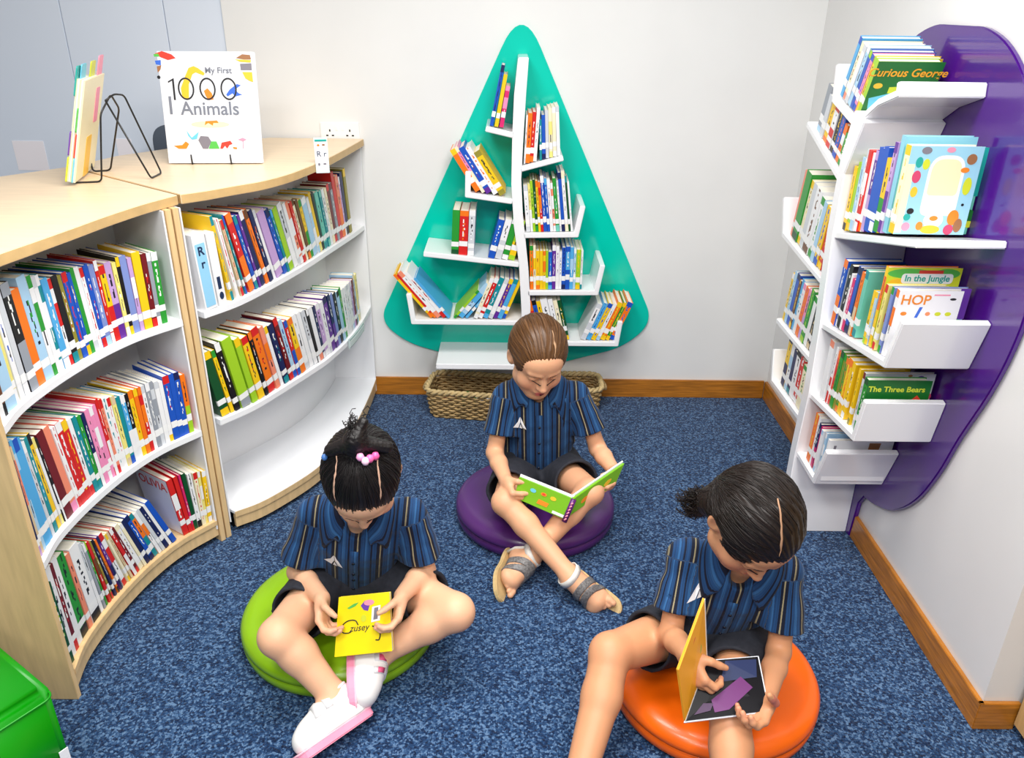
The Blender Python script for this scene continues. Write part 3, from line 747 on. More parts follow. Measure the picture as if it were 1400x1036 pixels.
def words(b):
    m = PAL[b['main']][3]; a = PAL[b['acc']][3]
    w = 'wide ' if b['w'] >= 1.6 else ('thin ' if b['w'] <= 0.6 else '')
    if b['acc'] == b['main']: return w + m
    return w + m + ' and ' + a
def fill_curve(curve, s0, s1, z, toks, lean, shelf, group, hscale=1.0, dep=0.19, inset=0.012, pack=0.955):
    """books along a curved shelf front, left to right; lean(u) in degrees"""
    L = [0.0]
    for i in range(len(curve) - 1): L.append(L[-1] + (curve[i + 1] - curve[i]).length)
    T = L[-1]; a = s0 * T; b = s1 * T
    def at(s):
        s = max(0, min(T, s)); j = 0
        while j < len(L) - 2 and L[j + 1] < s: j += 1
        f = (s - L[j]) / max(1e-9, L[j + 1] - L[j]); p = curve[j].lerp(curve[j + 1], f)
        q0 = curve[max(0, j - 2)]; q1 = curve[min(len(curve) - 1, j + 3)]
        return p, (q1 - q0).normalized()
    bs = parse(toks); tot = sum(x['w'] for x in bs); s = a; res = []
    for k, x in enumerate(bs):
        pit = x['w'] / tot * (b - a); u = (k + 0.5) / len(bs)
        ang = math.radians(lean(u))
        p, t = at(s + pit * 0.5)
        n = Vector((-t.y, t.x))
        if n.y < 0: n = Vector((-1.0, 0.0)); t = Vector((0.0, 1.0))
        nxt = math.radians(lean(min(1, (k + 1.5) / len(bs))))
        w = pit * pack * math.cos(ang) - max(0, math.sin(nxt - ang)) * .33
        if x['acc'] is None: x['acc'] = BR_.choice(['w', 'w', 'y', 'r', 'k', 'b', 'te', 'o'])
        h = (x['h'] or BR_.choice([22, 23.5, 25, 26])) / 100 * (hscale(u) if callable(hscale) else hscale)
        q = p - t * (pit * pack * 0.5) + n * (inset + BR_.uniform(0, 0.004))
        extra = 0.0
        lab = f"{words(x)} book, {ORD[k]} from left, {shelf}"
        o = book((q.x, q.y, z + 0.0006), (t.x, t.y, 0), (n.x, n.y, 0), w, h, (dep(u) if callable(dep) else dep) * BR_.uniform(0.92, 1.0), ang, x['main'], x['acc'], lab, group, style=x['style'])
        res.append((o, w, h, dep(u) if callable(dep) else dep)); s += pit
    return res
def at_range(curve, s0, s1): return curve
L1 = 'sb/w:1.8:30 br/k:1.1:27 lb/pu:3.0:29:title py/w:1.2:30:plain w/b:1.3:28.5 lg/w:1.4:28.5 k/gy:2:28.5 o/o:1.8:26:plain lb/g:2.0:28.5 w/g:1.0:28 w/lg:.9:27.5 te/w:.8:27.5 sb/w:1.4:26 w/r:.8:25.5 k/te:1.3:26 ol/r:.9:25.5 b/r:1.1:26:dots b/y:.8:25.5 g/g:.9:26.5 w/lg:1:26.5 w/r:.8:26:dots b/r:1.0:26.5 pw/lb:1.1:26 r/w:.7:27 y/r:1.2:25:duo lp/pu:1.4:25.5:duo py/w:.8:25 k/y:.7:26.5 pw/pw:1.3:26.5:plain lp/w:.8:25.5 y/o:1.6:27:plain m/r:1.0:26:title gy/w:.8:26 g/w:1.2:26'
L2 = 'nv/lp:1.2:29 sl/be:.8:28.5 lb/sb:.9:30 sb/b:1.7:29.5:plain sb/w:1.0:29 lg/w:1.0:27.5 te/sb:1.1:28 y/k:1.1:28.5 w/py:.8:27 k/w:.6:26.5 m/m:1.8:27.5:plain sl/pk:1.5:27.5 w/r:.9:26.5:dots r/w:1.4:27:dots r/y:1.3:26.5:dots w/r:1.0:26 te/b:1.0:26 g/te:.9:25.5 nv/w:.8:25.5 pk/pk:1.1:26 pk/w:.9:26 pk/pk:.8:26 r/w:.7:27.5 sl/r:.7:27 w/te:1.0:26.5:dots w/r:.8:26:dots py/be:.9:26 te/b:.9:25 sb/w:1.0:25 k/w:.9:24.5 y/o:1.0:25 o/y:.9:25 r/o:.8:25 w/lg:.8:25 gy/w:.9:25.5 lg/gy:.8:25.5 w/lg:.9:25 w/y:.8:24.5 b/r:1.3:26 b/b:1.0:26:plain b/nv:1.1:26 o/li:1.0:24.5:duo'
L3 = 'dg/li:1.4:24 w/lg:1.7:27 m/r:1.3:26.5 w/w:1.7:27 g/k:2.4:26:dots sl/m:1.3:24.5 w/k:2.7:25:title lg/w:1.0:24 gy/w:.9:23 g/li:.8:23 r/br:1.0:22.5 ol/r:.8:22 nv/k:.9:22 o/k:.8:21.5 pu/nv:1.0:22 w/r:1.4:22:band cr/y:.9:21 be/r:.8:21 r/w:.9:21.5 m/r:.8:21 w/cr:1.2:21 cr/w:.8:20.5 nv/b:1.1:21 b/nv:1.1:21.5 o/te:1.1:21:duo w/o:.9:20.5 lg/w:.9:21 nv/nv:1.0:21 w/lb:.8:21 b/b:1.2:21.5:plain'
L3b = 'r/w:1.7:25:band r/r:1.2:25:plain mg/r:.6:25 dg/g:1.2:24.5:plain w/k:1.3:23.5:dots cr/r:1.2:23:dots py/w:.8:22.5 y/w:1.2:22'
R1 = 'y/te:1.0:27:dots w/r:1.1:26:dots be/r:1.0:25.5:dots te/b:.8:27 r/o:1.5:27:duo b/te:.9:26 pu/pu:.7:26 nv/w:1.1:27 o/br:1.0:27 nv/o:1.1:26.5 w/lg:.8:26 lp/pu:2.1:25:plain b/nv:1.1:25 te/sb:.6:24.5 li/g:1.4:24.5:plain lg/w:1.4:25.5 w/lg:.9:25 sl/w:1.0:25:band r/sl:.9:24.5 cr/br:.8:25.5 br/o:.9:24.5 y/g:1.0:24:duo lb/w:1.7:24:plain w/lb:.9:23.5 y/py:1.0:25:plain k/k:.9:24.5:plain mt/te:1.4:24 te/mt:.9:24 w/mt:1.0:24 cr/r:.9:24 m/r:1.1:25 gy/m:1.0:25 r/r:1.2:29:plain sl/o:1.3:27 lp/w:.6:26 nv/k:1.2:27.5:plain ol/y:1.1:28.5:plain'
R2 = 'dg/y:1.5:22:plain y/g:.7:22 k/w:1.0:24 li/gy:1.9:24.5:plain li/y:1.2:23.5 y/r:1.4:23:title k/o:.8:24 o/r:1.6:24.5:title sl/o:1.0:24 w/y:.8:23.5 nv/te:1.2:23.5 m/r:1.0:25 lb/b:.9:23.5 r/b:.8:22.5 y/o:1.2:22.5:duo w/lg:1.1:23 w/w:1.0:23 lg/w:1.0:23 k/w:.6:23 w/sl:1.1:23 nv/w:.7:23 lp/w:1.2:23 w/lg:1.0:23 pu/nv:1.4:24:title nv/pu:1.0:24 pw/b:1.0:23.5 k/g:1.1:23 lb/k:1.0:23 g/li:.9:23.5 w/lb:1.0:22.5 w/lb:1.0:22.5 w/lg:1.0:22.5 w/lb:1.0:22.5 lp/w:1.0:22.5 m/k:.9:22.5 lb/cr:1.2:24 py/cr:1.2:23:duo'
ramp = lambda *pts: (lambda u: float(np.interp(u, [a for a, b in pts], [b for a, b in pts])))
NEAR = 'near bookcase'; FAR = 'far bookcase'
fill_curve(FLs, 0.02, 0.945, 0.915, L1, ramp((0, 0), (0.2, 3), (0.6, 3), (1, -1)), f'{NEAR} top shelf', 'books on the top shelf of the near curved bookcase', hscale=ramp((0, 1.13), (1, .93)))
fill_curve(FLs, 0.02, 0.975, 0.49, L2, ramp((0, 1), (0.25, 7), (0.5, 4), (1, 0)), f'{NEAR} middle shelf', 'books on the middle shelf of the near curved bookcase', hscale=ramp((0, 1.22), (.4, 1.06), (1, .92)))
r3 = fill_curve(FL, 0.02, 0.80, 0.10, L3, ramp((0, 1), (0.3, 6), (0.6, 16), (1, 20)), f'{NEAR} bottom shelf', 'books on the bottom shelf of the near curved bookcase', hscale=ramp((0, 1.25), (1, 1.06)))
r3b = fill_curve(FL, 0.835, 0.985, 0.10, L3b, ramp((0, 7), (1, -2)), f'{NEAR} bottom shelf right group', 'books on the bottom shelf of the near curved bookcase')
o, w, h, d = r3b[0]
o['label'] = 'thick red spined book with OLIVIA on its white cover, bottom shelf of the near bookcase'
art_on(o, -1, w, d, h, [('white', [(0.01, 0.01), (0.97, 0.01), (0.97, 0.99), (0.01, 0.99)])], [('OLIVIA', 0.052, 0.50, 0.78, 'red', 0.0)])
rr1 = fill_curve(FRt, 0.105, 0.90, 0.915, R1, ramp((0, 8), (0.12, 15), (0.35, 18), (0.65, 16), (1, 7)), f'{FAR} top shelf', 'books on the top shelf of the far curved bookcase', hscale=ramp((0, 1.18), (1, 1.05)), pack=0.86, dep=ramp((0, .15), (.55, .15), (1, .105)))
fill_curve(FRm, 0.012, 0.865, 0.50, R2, ramp((0, 9), (0.3, 13), (0.7, 12), (1, 9)), f'{FAR} middle shelf', 'books on the middle shelf of the far curved bookcase', hscale=ramp((0, 1.22), (1, 1.05)), pack=0.86, dep=ramp((0, .15), (.55, .15), (1, .105)))
# letter dividers at the left of the top shelf
def fr(s):
    j = int(s * (len(FRt) - 1)); p = FRt[j]; t = (FRt[j + 1] - FRt[j]).normalized(); return p, t, Vector((-t.y, t.x))
p, t, n = fr(0.008)
for k, (wd, lab) in enumerate([(0.052, 'light blue letter divider box marked R r at the left end of the top shelf'), (0.034, 'white divider box with dark blue marks beside the R r letter divider')]):
    q = p + t * (0.012 + k * 0.058) + n * 0.004
    o = book((q.x, q.y, 0.9156), (t.x, t.y, 0), (n.x, n.y, 0), wd, 0.268 if k == 0 else 0.262, 0.16, math.radians(3), 'w', 'w', lab, 'letter dividers on the far bookcase', style='plain', sticker=False, name='letter_divider')
    o['category'] = 'divider'
    fn = lambda a, b, e: Vector((a, -e, b))
    mb = MB()
    if k == 0:
        mb.prism(round_poly([(0.006, 0.01), (wd - 0.006, 0.01), (wd - 0.006, 0.235), (0.006, 0.235)], [0.003] * 4, 3), fn, 0.0004, 0.0009)
        me = bpy.data.meshes.new('label_card'); me.from_pydata(mb.v, [], mb.f); me.materials.append(mat('label_blue', (150, 208, 240), 0.4)); c_ = bpy.data.objects.new('label_card', me); C.objects.link(c_); c_.parent = o
        for ch, zz in (('R', 0.195), ('r', 0.150)):
            q_ = text_mesh(ch, 0.042, lambda a, b, e: fn(wd / 2 + a, zz + b, 0.0012 + e), 'lettering', mat('ink_navy', (28, 48, 84), 0.5), None, 0.0002, bold=0.001); q_.parent = o
    else:
        mb.prism([(0.010, 0.06), (0.024, 0.06), (0.024, 0.105), (0.010, 0.105)], fn, 0.0003, 0.0008); mb.prism(ell(0.018, 0.035, 0.009, 0.014), fn, 0.0003, 0.0008)
        me = bpy.data.meshes.new('label_card'); me.from_pydata(mb.v, [], mb.f); me.materials.append(mat('ink_navy', (28, 48, 84))); c_ = bpy.data.objects.new('label_card', me); C.objects.link(c_); c_.parent = o

# ---- rows on straight branch shelves
def fill_line(P0, P1, toks, tilt, shelf, group, X, Y, wscale, dep=0.19, n0=0):
    """P0,P1: ends of the visible foot line, X/Y directions; tok widths in cm"""
    bs = parse(toks); P0 = Vector(P0); P1 = Vector(P1); dv = (P1 - P0); res = []
    tot = sum(x['w'] for x in bs); s = 0.0; Lr = dv.length
    slope = dv.normalized(); Xs = slope; Yv = Vector(Y)
    for k, x in enumerate(bs):
        pit = x['w'] / tot * Lr
        a = math.radians(tilt if not callable(tilt) else tilt((k + .5) / len(bs)))
        if x['acc'] is None: x['acc'] = BR_.choice(['w', 'w', 'y', 'r', 'k', 'b', 'te', 'o'])
        p = P0 + slope * s
        an = math.radians(tilt if not callable(tilt) else tilt(min(1, (k + 1.5) / len(bs))))
        w = pit * 0.95 * math.cos(a) - max(0, math.sin(an - a)) * (x['h'] or 22) / 100
        sl = dv.z / max(1e-6, dv.dot(Vector(X)))
        dz = max(0, sl * w - w * math.sin(a)) if a >= 0 else max(sl * w, -w * math.sin(-a))
        p = p + Vector((0, 0, dz + .0004))
        lab = f"{words(x)} book, {ORD[k + n0]} from left, {shelf}"
        o = book(tuple(p + Yv * BR_.uniform(0, 0.006) + Vector((0, 0, 0.0008))), tuple(Vector(X)), Y, w, (x['h'] or 22) / 100, dep * BR_.uniform(.94, 1), a, x['main'], x['acc'], lab, group, style=x['style'])
        res.append((o, w, (x['h'] or 22) / 100, dep)); s += pit
    return res
yb = 3.837 - DEP + 0.012
G = 'books on the teal tree bookshelf'
Xb, Yb_ = (1, 0, 0), (0, 1, 0)
def LB(x0, z0, x1, z1, toks, tilt, shelf, dep=0.19, n0=0): return fill_line((x0, yb, z0), (x1, yb, z1), toks, tilt, shelf, G, Xb, Yb_, 1, dep, n0)
TT = 'teal tree'
LB(-0.088, 1.414, -0.026, 1.406, 'b/nv:2.2:25:dots y/y:2.2:21.5:plain mg/pk:2.2:17', ramp((0, -12), (1, -9)), f'{TT} top left branch')
LB(-0.150, 1.128, -0.005, 1.106, 'o/y:2.6:21 pk/cr:1.8:23 b/pu:2.8:23:title w/o:2.6:23.5:dots y/ol:3.2:22:title', 32, f'{TT} second left branch')
LB(-0.265, 0.842, -0.160, 0.834, 'g/dg:3:20.5 r/o:3.6:20.5 lg/w:2.6:21', -3, f'{TT} third left branch left group')
LB(-0.096, 0.826, 0.028, 0.814, 'b/sb:2.6:18.5 w/lg:2.6:19 g/w:2.4:19 y/li:2.6:19', -15, f'{TT} third left branch right group')
LB(-0.368, 0.526, -0.268, 0.526, 'y/o:1.8:27:plain r/o:1.5:27:plain w/sl:3.0:28.5:title w/r:2.6:28:title sb/b:1.8:25:plain', 39, f'{TT} bottom left branch left group')
LB(-0.262, 0.526, -0.190, 0.526, 'li/g:1.6:18:plain lb/sb:4.6:21:band sb/w:1.8:20:title', -40, f'{TT} bottom left branch centre')
LB(-0.165, 0.526, -0.012, 0.526, 'cr/w:1.8:21.5 r/w:2:21.5:title te/sb:2.2:21.5:title w/lg:2:21 pu/y:1.8:21:dots sb/te:2:21 y/b:1.4:20.5', -22, f'{TT} bottom left branch right group')
LB(0.062, 1.252, 0.118, 1.266, 'w/lg:1:20.5 o/r:2.6:21:title r/o:2.2:21:title w/w:2:22.5', ramp((0, -2), (1, -3)), f'{TT} top right branch left group')
LB(0.132, 1.270, 0.222, 1.293, 'te/w:1.4:17 b/nv:2.2:18.5 lg/w:2:20 cr/py:2.2:20.5 cr/w:2.2:20.5 w/lg:2:20.5', ramp((0, 2), (1, 4)), f'{TT} top right branch right group')
LB(0.080, 0.951, 0.292, 0.956, 'w/lg:2.6:21 py/w:1.4:21.5 li/g:1.6:23 dg/g:1.6:23.5 y/o:1.4:23 r/o:1.6:22.5 b/w:2.2:25:dots b/sb:1.6:24 w/pk:2:23.5 sl/w:1.4:22 g/mt:2.2:24 w/lg:1.2:23 b/nv:2:26.5 w/cr:2:27 dg/te:1.2:25 w/w:1.2:22.5', ramp((0, 5), (1, 7)), f'{TT} second right branch')
LB(0.103, 0.676, 0.345, 0.681, 'o/g:2:21:dots cr/y:1.4:21 y/o:2.2:18.5:title y/y:1.8:18.5 y/o:1.6:18.5 li/g:1.4:18.5 b/sb:2.2:18 pu/w:2:21:title w/lp:2:20.5 w/b:1.4:18 b/nv:2.2:20:dots sb/b:2.4:20.5 sb/lb:2:20 lb/w:1.4:19.5 li/y:2.6:19:dots w/te:1.2:18.5', ramp((0, 2), (1, 0)), f'{TT} third right branch')
LB(0.135, 0.421, 0.300, 0.421, 'o/r:2.4:20 b/k:2:20.5:dots y/o:2:20 w/lg:3.4:21 w/w:2.4:21 cr/w:2:20.5 dg/y:1.8:20.5', 14, f'{TT} bottom right branch left group')
LB(0.350, 0.421, 0.520, 0.421, 'w/lg:2.4:19.5 sb/b:2:20:dots y/b:2:20:dots w/lb:1.6:20 o/y:2.4:20.5:dots g/y:1.6:20.5:dots o/b:2.6:20.5:dots', -22, f'{TT} bottom right branch right group')
# ---- purple tree
xf = 1.357 - DEP + 0.012
G = 'books on the purple tree bookshelf'
Xr_, Yr_ = (0, -1, 0), (1, 0, 0)
def LR(y0, z0, y1, z1, toks, tilt, shelf, dep=0.19, n0=0): return fill_line((xf, y0, z0), (xf, y1, z1), toks, tilt, shelf, G, Xr_, Yr_, 1, dep, n0)
PT = 'purple tree'
q = LR(2.885, 1.625, 2.700, 1.574, 'sb/b:2.2:20.5 cr/sl:2.2:19.5 w/lg:2.6:19.5 lb/w:2.4:20 b/li:2:19.5 pk/b:2.2:19 y/li:2:19 li/g:2.4:19', -24, f'{PT} top branch', dep=0.205)
o, w, h, d = q[-1]
o['label'] = 'green book with the title Curious George facing out on the top of the purple tree'
art_on(o, 1, w, d, h, [('dgreen', [(0.0, 0.0), (1, 0.0), (1, 1), (0, 1)]), ('lime', [(0.3, 0.56), (0.95, 0.60), (0.9, 0.45), (0.3, 0.45)]), ('sky', [(0.05, 0.36), (0.5, 0.5), (0.95, 0.36), (0.9, 0.1), (0.1, 0.1)]), ('yellow', ell(0.12, 0.58, 0.07, 0.05))],
       [('Curious George', 0.037, 0.5, 0.75, mat('title_gold', (250, 170, 30), 0.4), 0.15)])
LR(3.06, 1.490, 2.775, 1.405, 'gy/lb:2.6:17 lg/w:2:15 y/o:2.4:15:title w/r:2.4:14.5 k/y:2:14.5:dots b/o:2:14:dots o/w:1.6:13 g/li:1.6:11', -16, f'{PT} upper far branch')
q = LR(3.155, 1.070, 2.790, 1.036, 'sl/o:1.6:27 g/dg:3.6:27.5:plain cr/y:2:25.5 lg/w:2.6:25.5 w/br:3.6:25:dots w/g:2.4:23.5:dots lb/w:2:23 y/b:2.4:22.5:dots r/y:2.2:22:dots', -12, f'{PT} middle far branch')
o, w, h, d = q[4]
art_on(o, 1, w, d, h, [('white', [(0.0, 0.0), (1, 0.0), (1, 1), (0, 1)]), ('blue', ell(0.25, 0.80, 0.05, 0.03)), ('blue', ell(0.42, 0.80, 0.05, 0.025)), ('blue', ell(0.60, 0.80, 0.05, 0.025))])
LR(3.085, 0.736, 2.735, 0.736, 'y/w:1.6:21 lb/w:2:22.5 b/nv:2.4:22.5:plain br/y:1.8:21:dots sb/te:2.4:22 w/pk:2:21.5 o/mg:2.2:21:dots pk/lp:2.2:21 g/li:2.6:22:dots w/g:2.4:20.5 k/be:2.2:19.5:dots w/lb:2:19', -10, f'{PT} lower far branch')
LR(2.99, 0.490, 2.74, 0.493, 'y/nv:2.6:22:duo w/lb:2.2:21 nv/te:2:19 w/k:3:20 r/w:3:19:dots cr/g:3:18', -5, f'{PT} bottom far branch')
q = LR(2.668, 1.214, 2.385, 1.280, 'y/k:2:21:title li/y:2.4:22 lb/w:2:23.5 w/lg:1.2:26 r/w:2:25.5 w/o:1.6:24.5 pu/lp:2.2:25:duo b/sb:3:25.5:plain b/w:2.6:25.5:plain y/g:2.6:22:duo lp/pu:1.8:26.5:duo', ramp((0, -2), (1, 0)), f'{PT} upper near branch')
o_sb = LR(2.378, 1.281, 2.352, 1.288, 'pb/te:2.2:28:plain', 0, f'{PT} upper near branch', dep=0.215, n0=11)
q = LR(2.349, 1.289, 2.337, 1.292, 'mt/te:2.2:25:plain', 0, f'{PT} upper near branch', dep=0.238, n0=12)
o, w, h, d = q[-1]; art_on(o, 1, w, d, h, [('teal', [(.6, .45), (1, .45), (1, 1), (.6, 1)]), ('dgreen', ell(.9, .22, .12, .08)), ('lime', ell(.95, .12, .08, .04))])
q = LR(2.333, 1.293, 2.30, 1.300, 'cr/y:3:25:dots', 0, f'{PT} upper near branch', dep=0.205, n0=13)
o, w, h, d = q[-1]
o['label'] = 'pale blue storybook with drawn animals on its cover facing out, purple tree upper branch'
E_ = lambda cx, cy, rx, ry: ell(cx, cy, rx, ry)
art_on(o, 1, w, d, h, [('paleblue', [(0, 0), (1, 0), (1, 1), (0, 1)]), ('cream', [(0, 0.02), (0.10, 0.02), (0.10, 0.80), (0, 0.80)]), ('white', round_poly([(0.30, 0.22), (0.80, 0.22), (0.80, 0.90), (0.30, 0.90)], [0.1, 0.1, 0.2, 0.2])), ('paleyellow', round_poly([(0.34, 0.45), (0.76, 0.45), (0.76, 0.86), (0.34, 0.86)], [0.06, 0.06, 0.16, 0.16])),
   ('teal', E_(0.15, 0.82, 0.05, 0.06)), ('lime', E_(0.25, 0.80, 0.05, 0.06)), ('magenta', E_(0.15, 0.66, 0.06, 0.07)), ('yellow', E_(0.16, 0.49, 0.05, 0.06)), ('grey', E_(0.22, 0.95, 0.07, 0.04)), ('pink', E_(0.55, 0.96, 0.06, 0.03)), ('brown', E_(0.86, 0.86, 0.07, 0.06)), ('orange', E_(0.80, 0.74, 0.06, 0.03)), ('lime', E_(0.88, 0.56, 0.06, 0.10)),
   ('black', E_(0.17, 0.27, 0.05, 0.035)), ('teal', E_(0.14, 0.20, 0.05, 0.04)), ('pink', E_(0.15, 0.09, 0.06, 0.05)), ('white', E_(0.52, 0.17, 0.14, 0.10)), ('orange', E_(0.52, 0.19, 0.06, 0.03)), ('yellow', E_(0.50, 0.06, 0.14, 0.05)), ('orange', E_(0.34, 0.10, 0.05, 0.05)), ('orange', E_(0.79, 0.20, 0.08, 0.09)), ('brown', E_(0.88, 0.11, 0.06, 0.08)), ('magenta', E_(0.76, 0.06, 0.07, 0.06)), ('black', E_(0.88, 0.35, 0.02, 0.015))])
q = LR(2.612, 0.900, 2.445, 0.921, 'b/o:3:23.5:duo gy/w:1.4:21 k/nv:2.6:22.5 w/pk:1.2:20 mg/pk:1.8:18.5 b/nv:2.4:23:plain nv/b:1.6:23 o/be:1.8:22', -5, f'{PT} middle near branch')
q = LR(2.440, 0.923, 2.415, 0.927, 'mt/te:3:22.5:plain', -3, f'{PT} middle near branch', dep=0.18, n0=8)
o, w, h, d = q[-1]; o['label'] = 'wide mint green book with plain cover, middle near branch of the purple tree'
q = LR(2.358, 0.934, 2.325, 0.938, 'y/li:2.4:17.5 lb/y:2.4:17.5:dots', -2, f'{PT} middle near branch', n0=9)
q = LR(2.318, 0.940, 2.30, 0.942, 'o/y:2.4:26', -2, f'{PT} middle near branch', dep=0.22, n0=11)
o, w, h, d = q[-1]; o['label'] = 'leafy yellow and green book titled In the Jungle on the purple tree'
art_on(o, 1, w, d, h, [('lime', [(0, 0), (1, 0), (1, 1), (0, 1)]), ('green', E_(0.3, 0.93, 0.3, 0.06)), ('yellow', E_(0.15, 0.75, 0.15, 0.12)), ('green', E_(0.8, 0.93, 0.18, 0.06)), ('red', [(0.42, 0.93), (0.75, 0.93), (0.75, 0.97), (0.42, 0.97)]), ('white', round_poly([(0.2, 0.81), (0.9, 0.81), (0.9, 0.93), (0.2, 0.93)], [0.05] * 4))], [('In the Jungle', 0.027, 0.55, 0.84, 'teal', 0.0)])
q = LR(2.286, 0.944, 2.268, 0.946, 'py/r:2.2:21', -2, f'{PT} middle near branch', dep=0.18, n0=12)
o, w, h, d = q[-1]
art_on(o, 1, w, d, h, [('red', [(0.05, 0.45), (0.2, 0.45), (0.2, 0.58), (0.05, 0.58)]), ('dgreen', E_(0.3, 0.5, 0.05, 0.04))], [('Fu', 0.03, 0.13, 0.80, 'black', 0)])
q = LR(2.250, 0.948, 2.234, 0.950, 'pw/g:2.2:21:plain', -2, f'{PT} middle near branch', dep=0.225, n0=13)
o, w, h, d = q[-1]; art_on(o, 1, w, d, h, [('purple', [(0.6, 0.55), (1, 0.55), (1, 1), (0.6, 1)]), ('green', E_(0.85, 0.50, 0.14, 0.05))])
q = LR(2.224, 0.951, 2.206, 0.953, 'w/o:2.2:21', -3, f'{PT} middle near branch', dep=0.185, n0=14)
o, w, h, d = q[-1]; o['label'] = 'white book with orange letters HOP on its cover, purple tree middle branch'
art_on(o, 1, w, d, h, [('white', [(0, 0), (1, 0), (1, 1), (0, 1)]), ('orange', E_(0.14, 0.66, 0.05, 0.03)), ('blue', [(0.32, 0.60), (0.37, 0.60), (0.42, 0.76), (0.37, 0.76)]), ('peach', E_(0.52, 0.66, 0.04, 0.03)), ('lime', E_(0.68, 0.66, 0.05, 0.03)), ('lime', E_(0.84, 0.66, 0.05, 0.03)), ('black', E_(0.86, 0.88, 0.05, 0.018)), ('pink', [(0.55, 0.93), (0.8, 0.93), (0.8, 0.95), (0.55, 0.95)])], [('HOP', 0.042, 0.28, 0.80, 'orange', 0)])
q = LR(2.588, 0.628, 2.552, 0.631, 'w/sl:2.6:22.5:plain', -2, f'{PT} lower near branch', dep=0.16)
o, w, h, d = q[-1]; o['label'] = 'white and orange book leaning first on the lower near branch of the purple tree'
q = LR(2.535, 0.635, 2.375, 0.649, 'w/r:1.4:21.5 r/o:2:20.5:dots g/dg:2.2:21.5:dots ol/g:1.8:21:dots g/o:1.8:20.5:dots y/o:3:21:dots y/w:2.2:20.5', -4, f'{PT} lower near branch', n0=1)
q = LR(2.345, 0.648, 2.33, 0.650, 'y/ol:2.4:20.5', -2, f'{PT} lower near branch', dep=0.15, n0=8)
q = LR(2.312, 0.651, 2.297, 0.652, 'lg/m:2:20.5', -2, f'{PT} lower near branch', dep=0.235, n0=9)
o, w, h, d = q[-1]; art_on(o, 1, w, d, h, [('magenta', E_(0.84, 0.8, 0.05, 0.06)), ('brown', E_(0.6, 0.97, 0.03, 0.02)), ('purple', E_(0.75, 0.95, 0.04, 0.02)), ('magenta', E_(0.92, 0.62, 0.03, 0.05))])
q = LR(2.288, 0.653, 2.262, 0.655, 'g/dg:2.4:19.5', -2, f'{PT} lower near branch', dep=0.20, n0=10)
o, w, h, d = q[-1]; o['label'] = 'green board book titled The Three Bears with a little house, purple tree lower branch'
art_on(o, 1, w, d, h, [('dgreen', [(0, 0), (1, 0), (1, 1), (0, 1)])] + [('black', E_(x, y, 0.045, 0.05)) for x in (0.12, 0.27, 0.42, 0.57) for y in (0.62, 0.42)] + [('yellow', [(0.66, 0.36), (0.96, 0.36), (0.96, 0.56), (0.81, 0.74), (0.66, 0.56)]), ('red', [(0.63, 0.54), (0.81, 0.74), (0.99, 0.54), (0.95, 0.52), (0.81, 0.67), (0.67, 0.52)]), ('blue', [(0.78, 0.36), (0.85, 0.36), (0.85, 0.5), (0.78, 0.5)]), ('black', E_(0.71, 0.47, 0.02, 0.03)), ('black', E_(0.92, 0.47, 0.02, 0.03)), ('white', [(0.18, 0.2), (0.38, 0.2), (0.38, 0.55), (0.18, 0.55)]), ('grey', [(0.26, 0.2), (0.31, 0.2), (0.31, 0.5), (0.26, 0.5)])],
       [('The Three Bears', 0.026, 0.47, 0.80, mat('title_lime', (214, 226, 60), 0.4), 0.0)])
q = LR(2.600, 0.366, 2.505, 0.364, 'o/y:3.4:20:dots w/lg:2.4:20 nv/mg:2:18.5:duo mg/r:1.4:18 w/lb:2:17.5', -4, f'{PT} bottom near branch')
q = LR(2.492, 0.363, 2.48, 0.363, 'lb/w:2.4:18', -4, f'{PT} bottom near branch', dep=0.17, n0=5)
q = LR(2.466, 0.362, 2.45, 0.362, 'w/br:2.4:17', -4, f'{PT} bottom near branch', dep=0.225, n0=6)
o, w, h, d = q[-1]; art_on(o, 1, w, d, h, [('brown', [(0.62, 0.72), (0.78, 0.72), (0.80, 0.95), (0.62, 0.95)]), ('grey', [(0.08, 0.62), (0.12, 0.62), (0.12, 0.88), (0.08, 0.88)]), ('sky', E_(0.35, 0.7, 0.1, 0.04))])
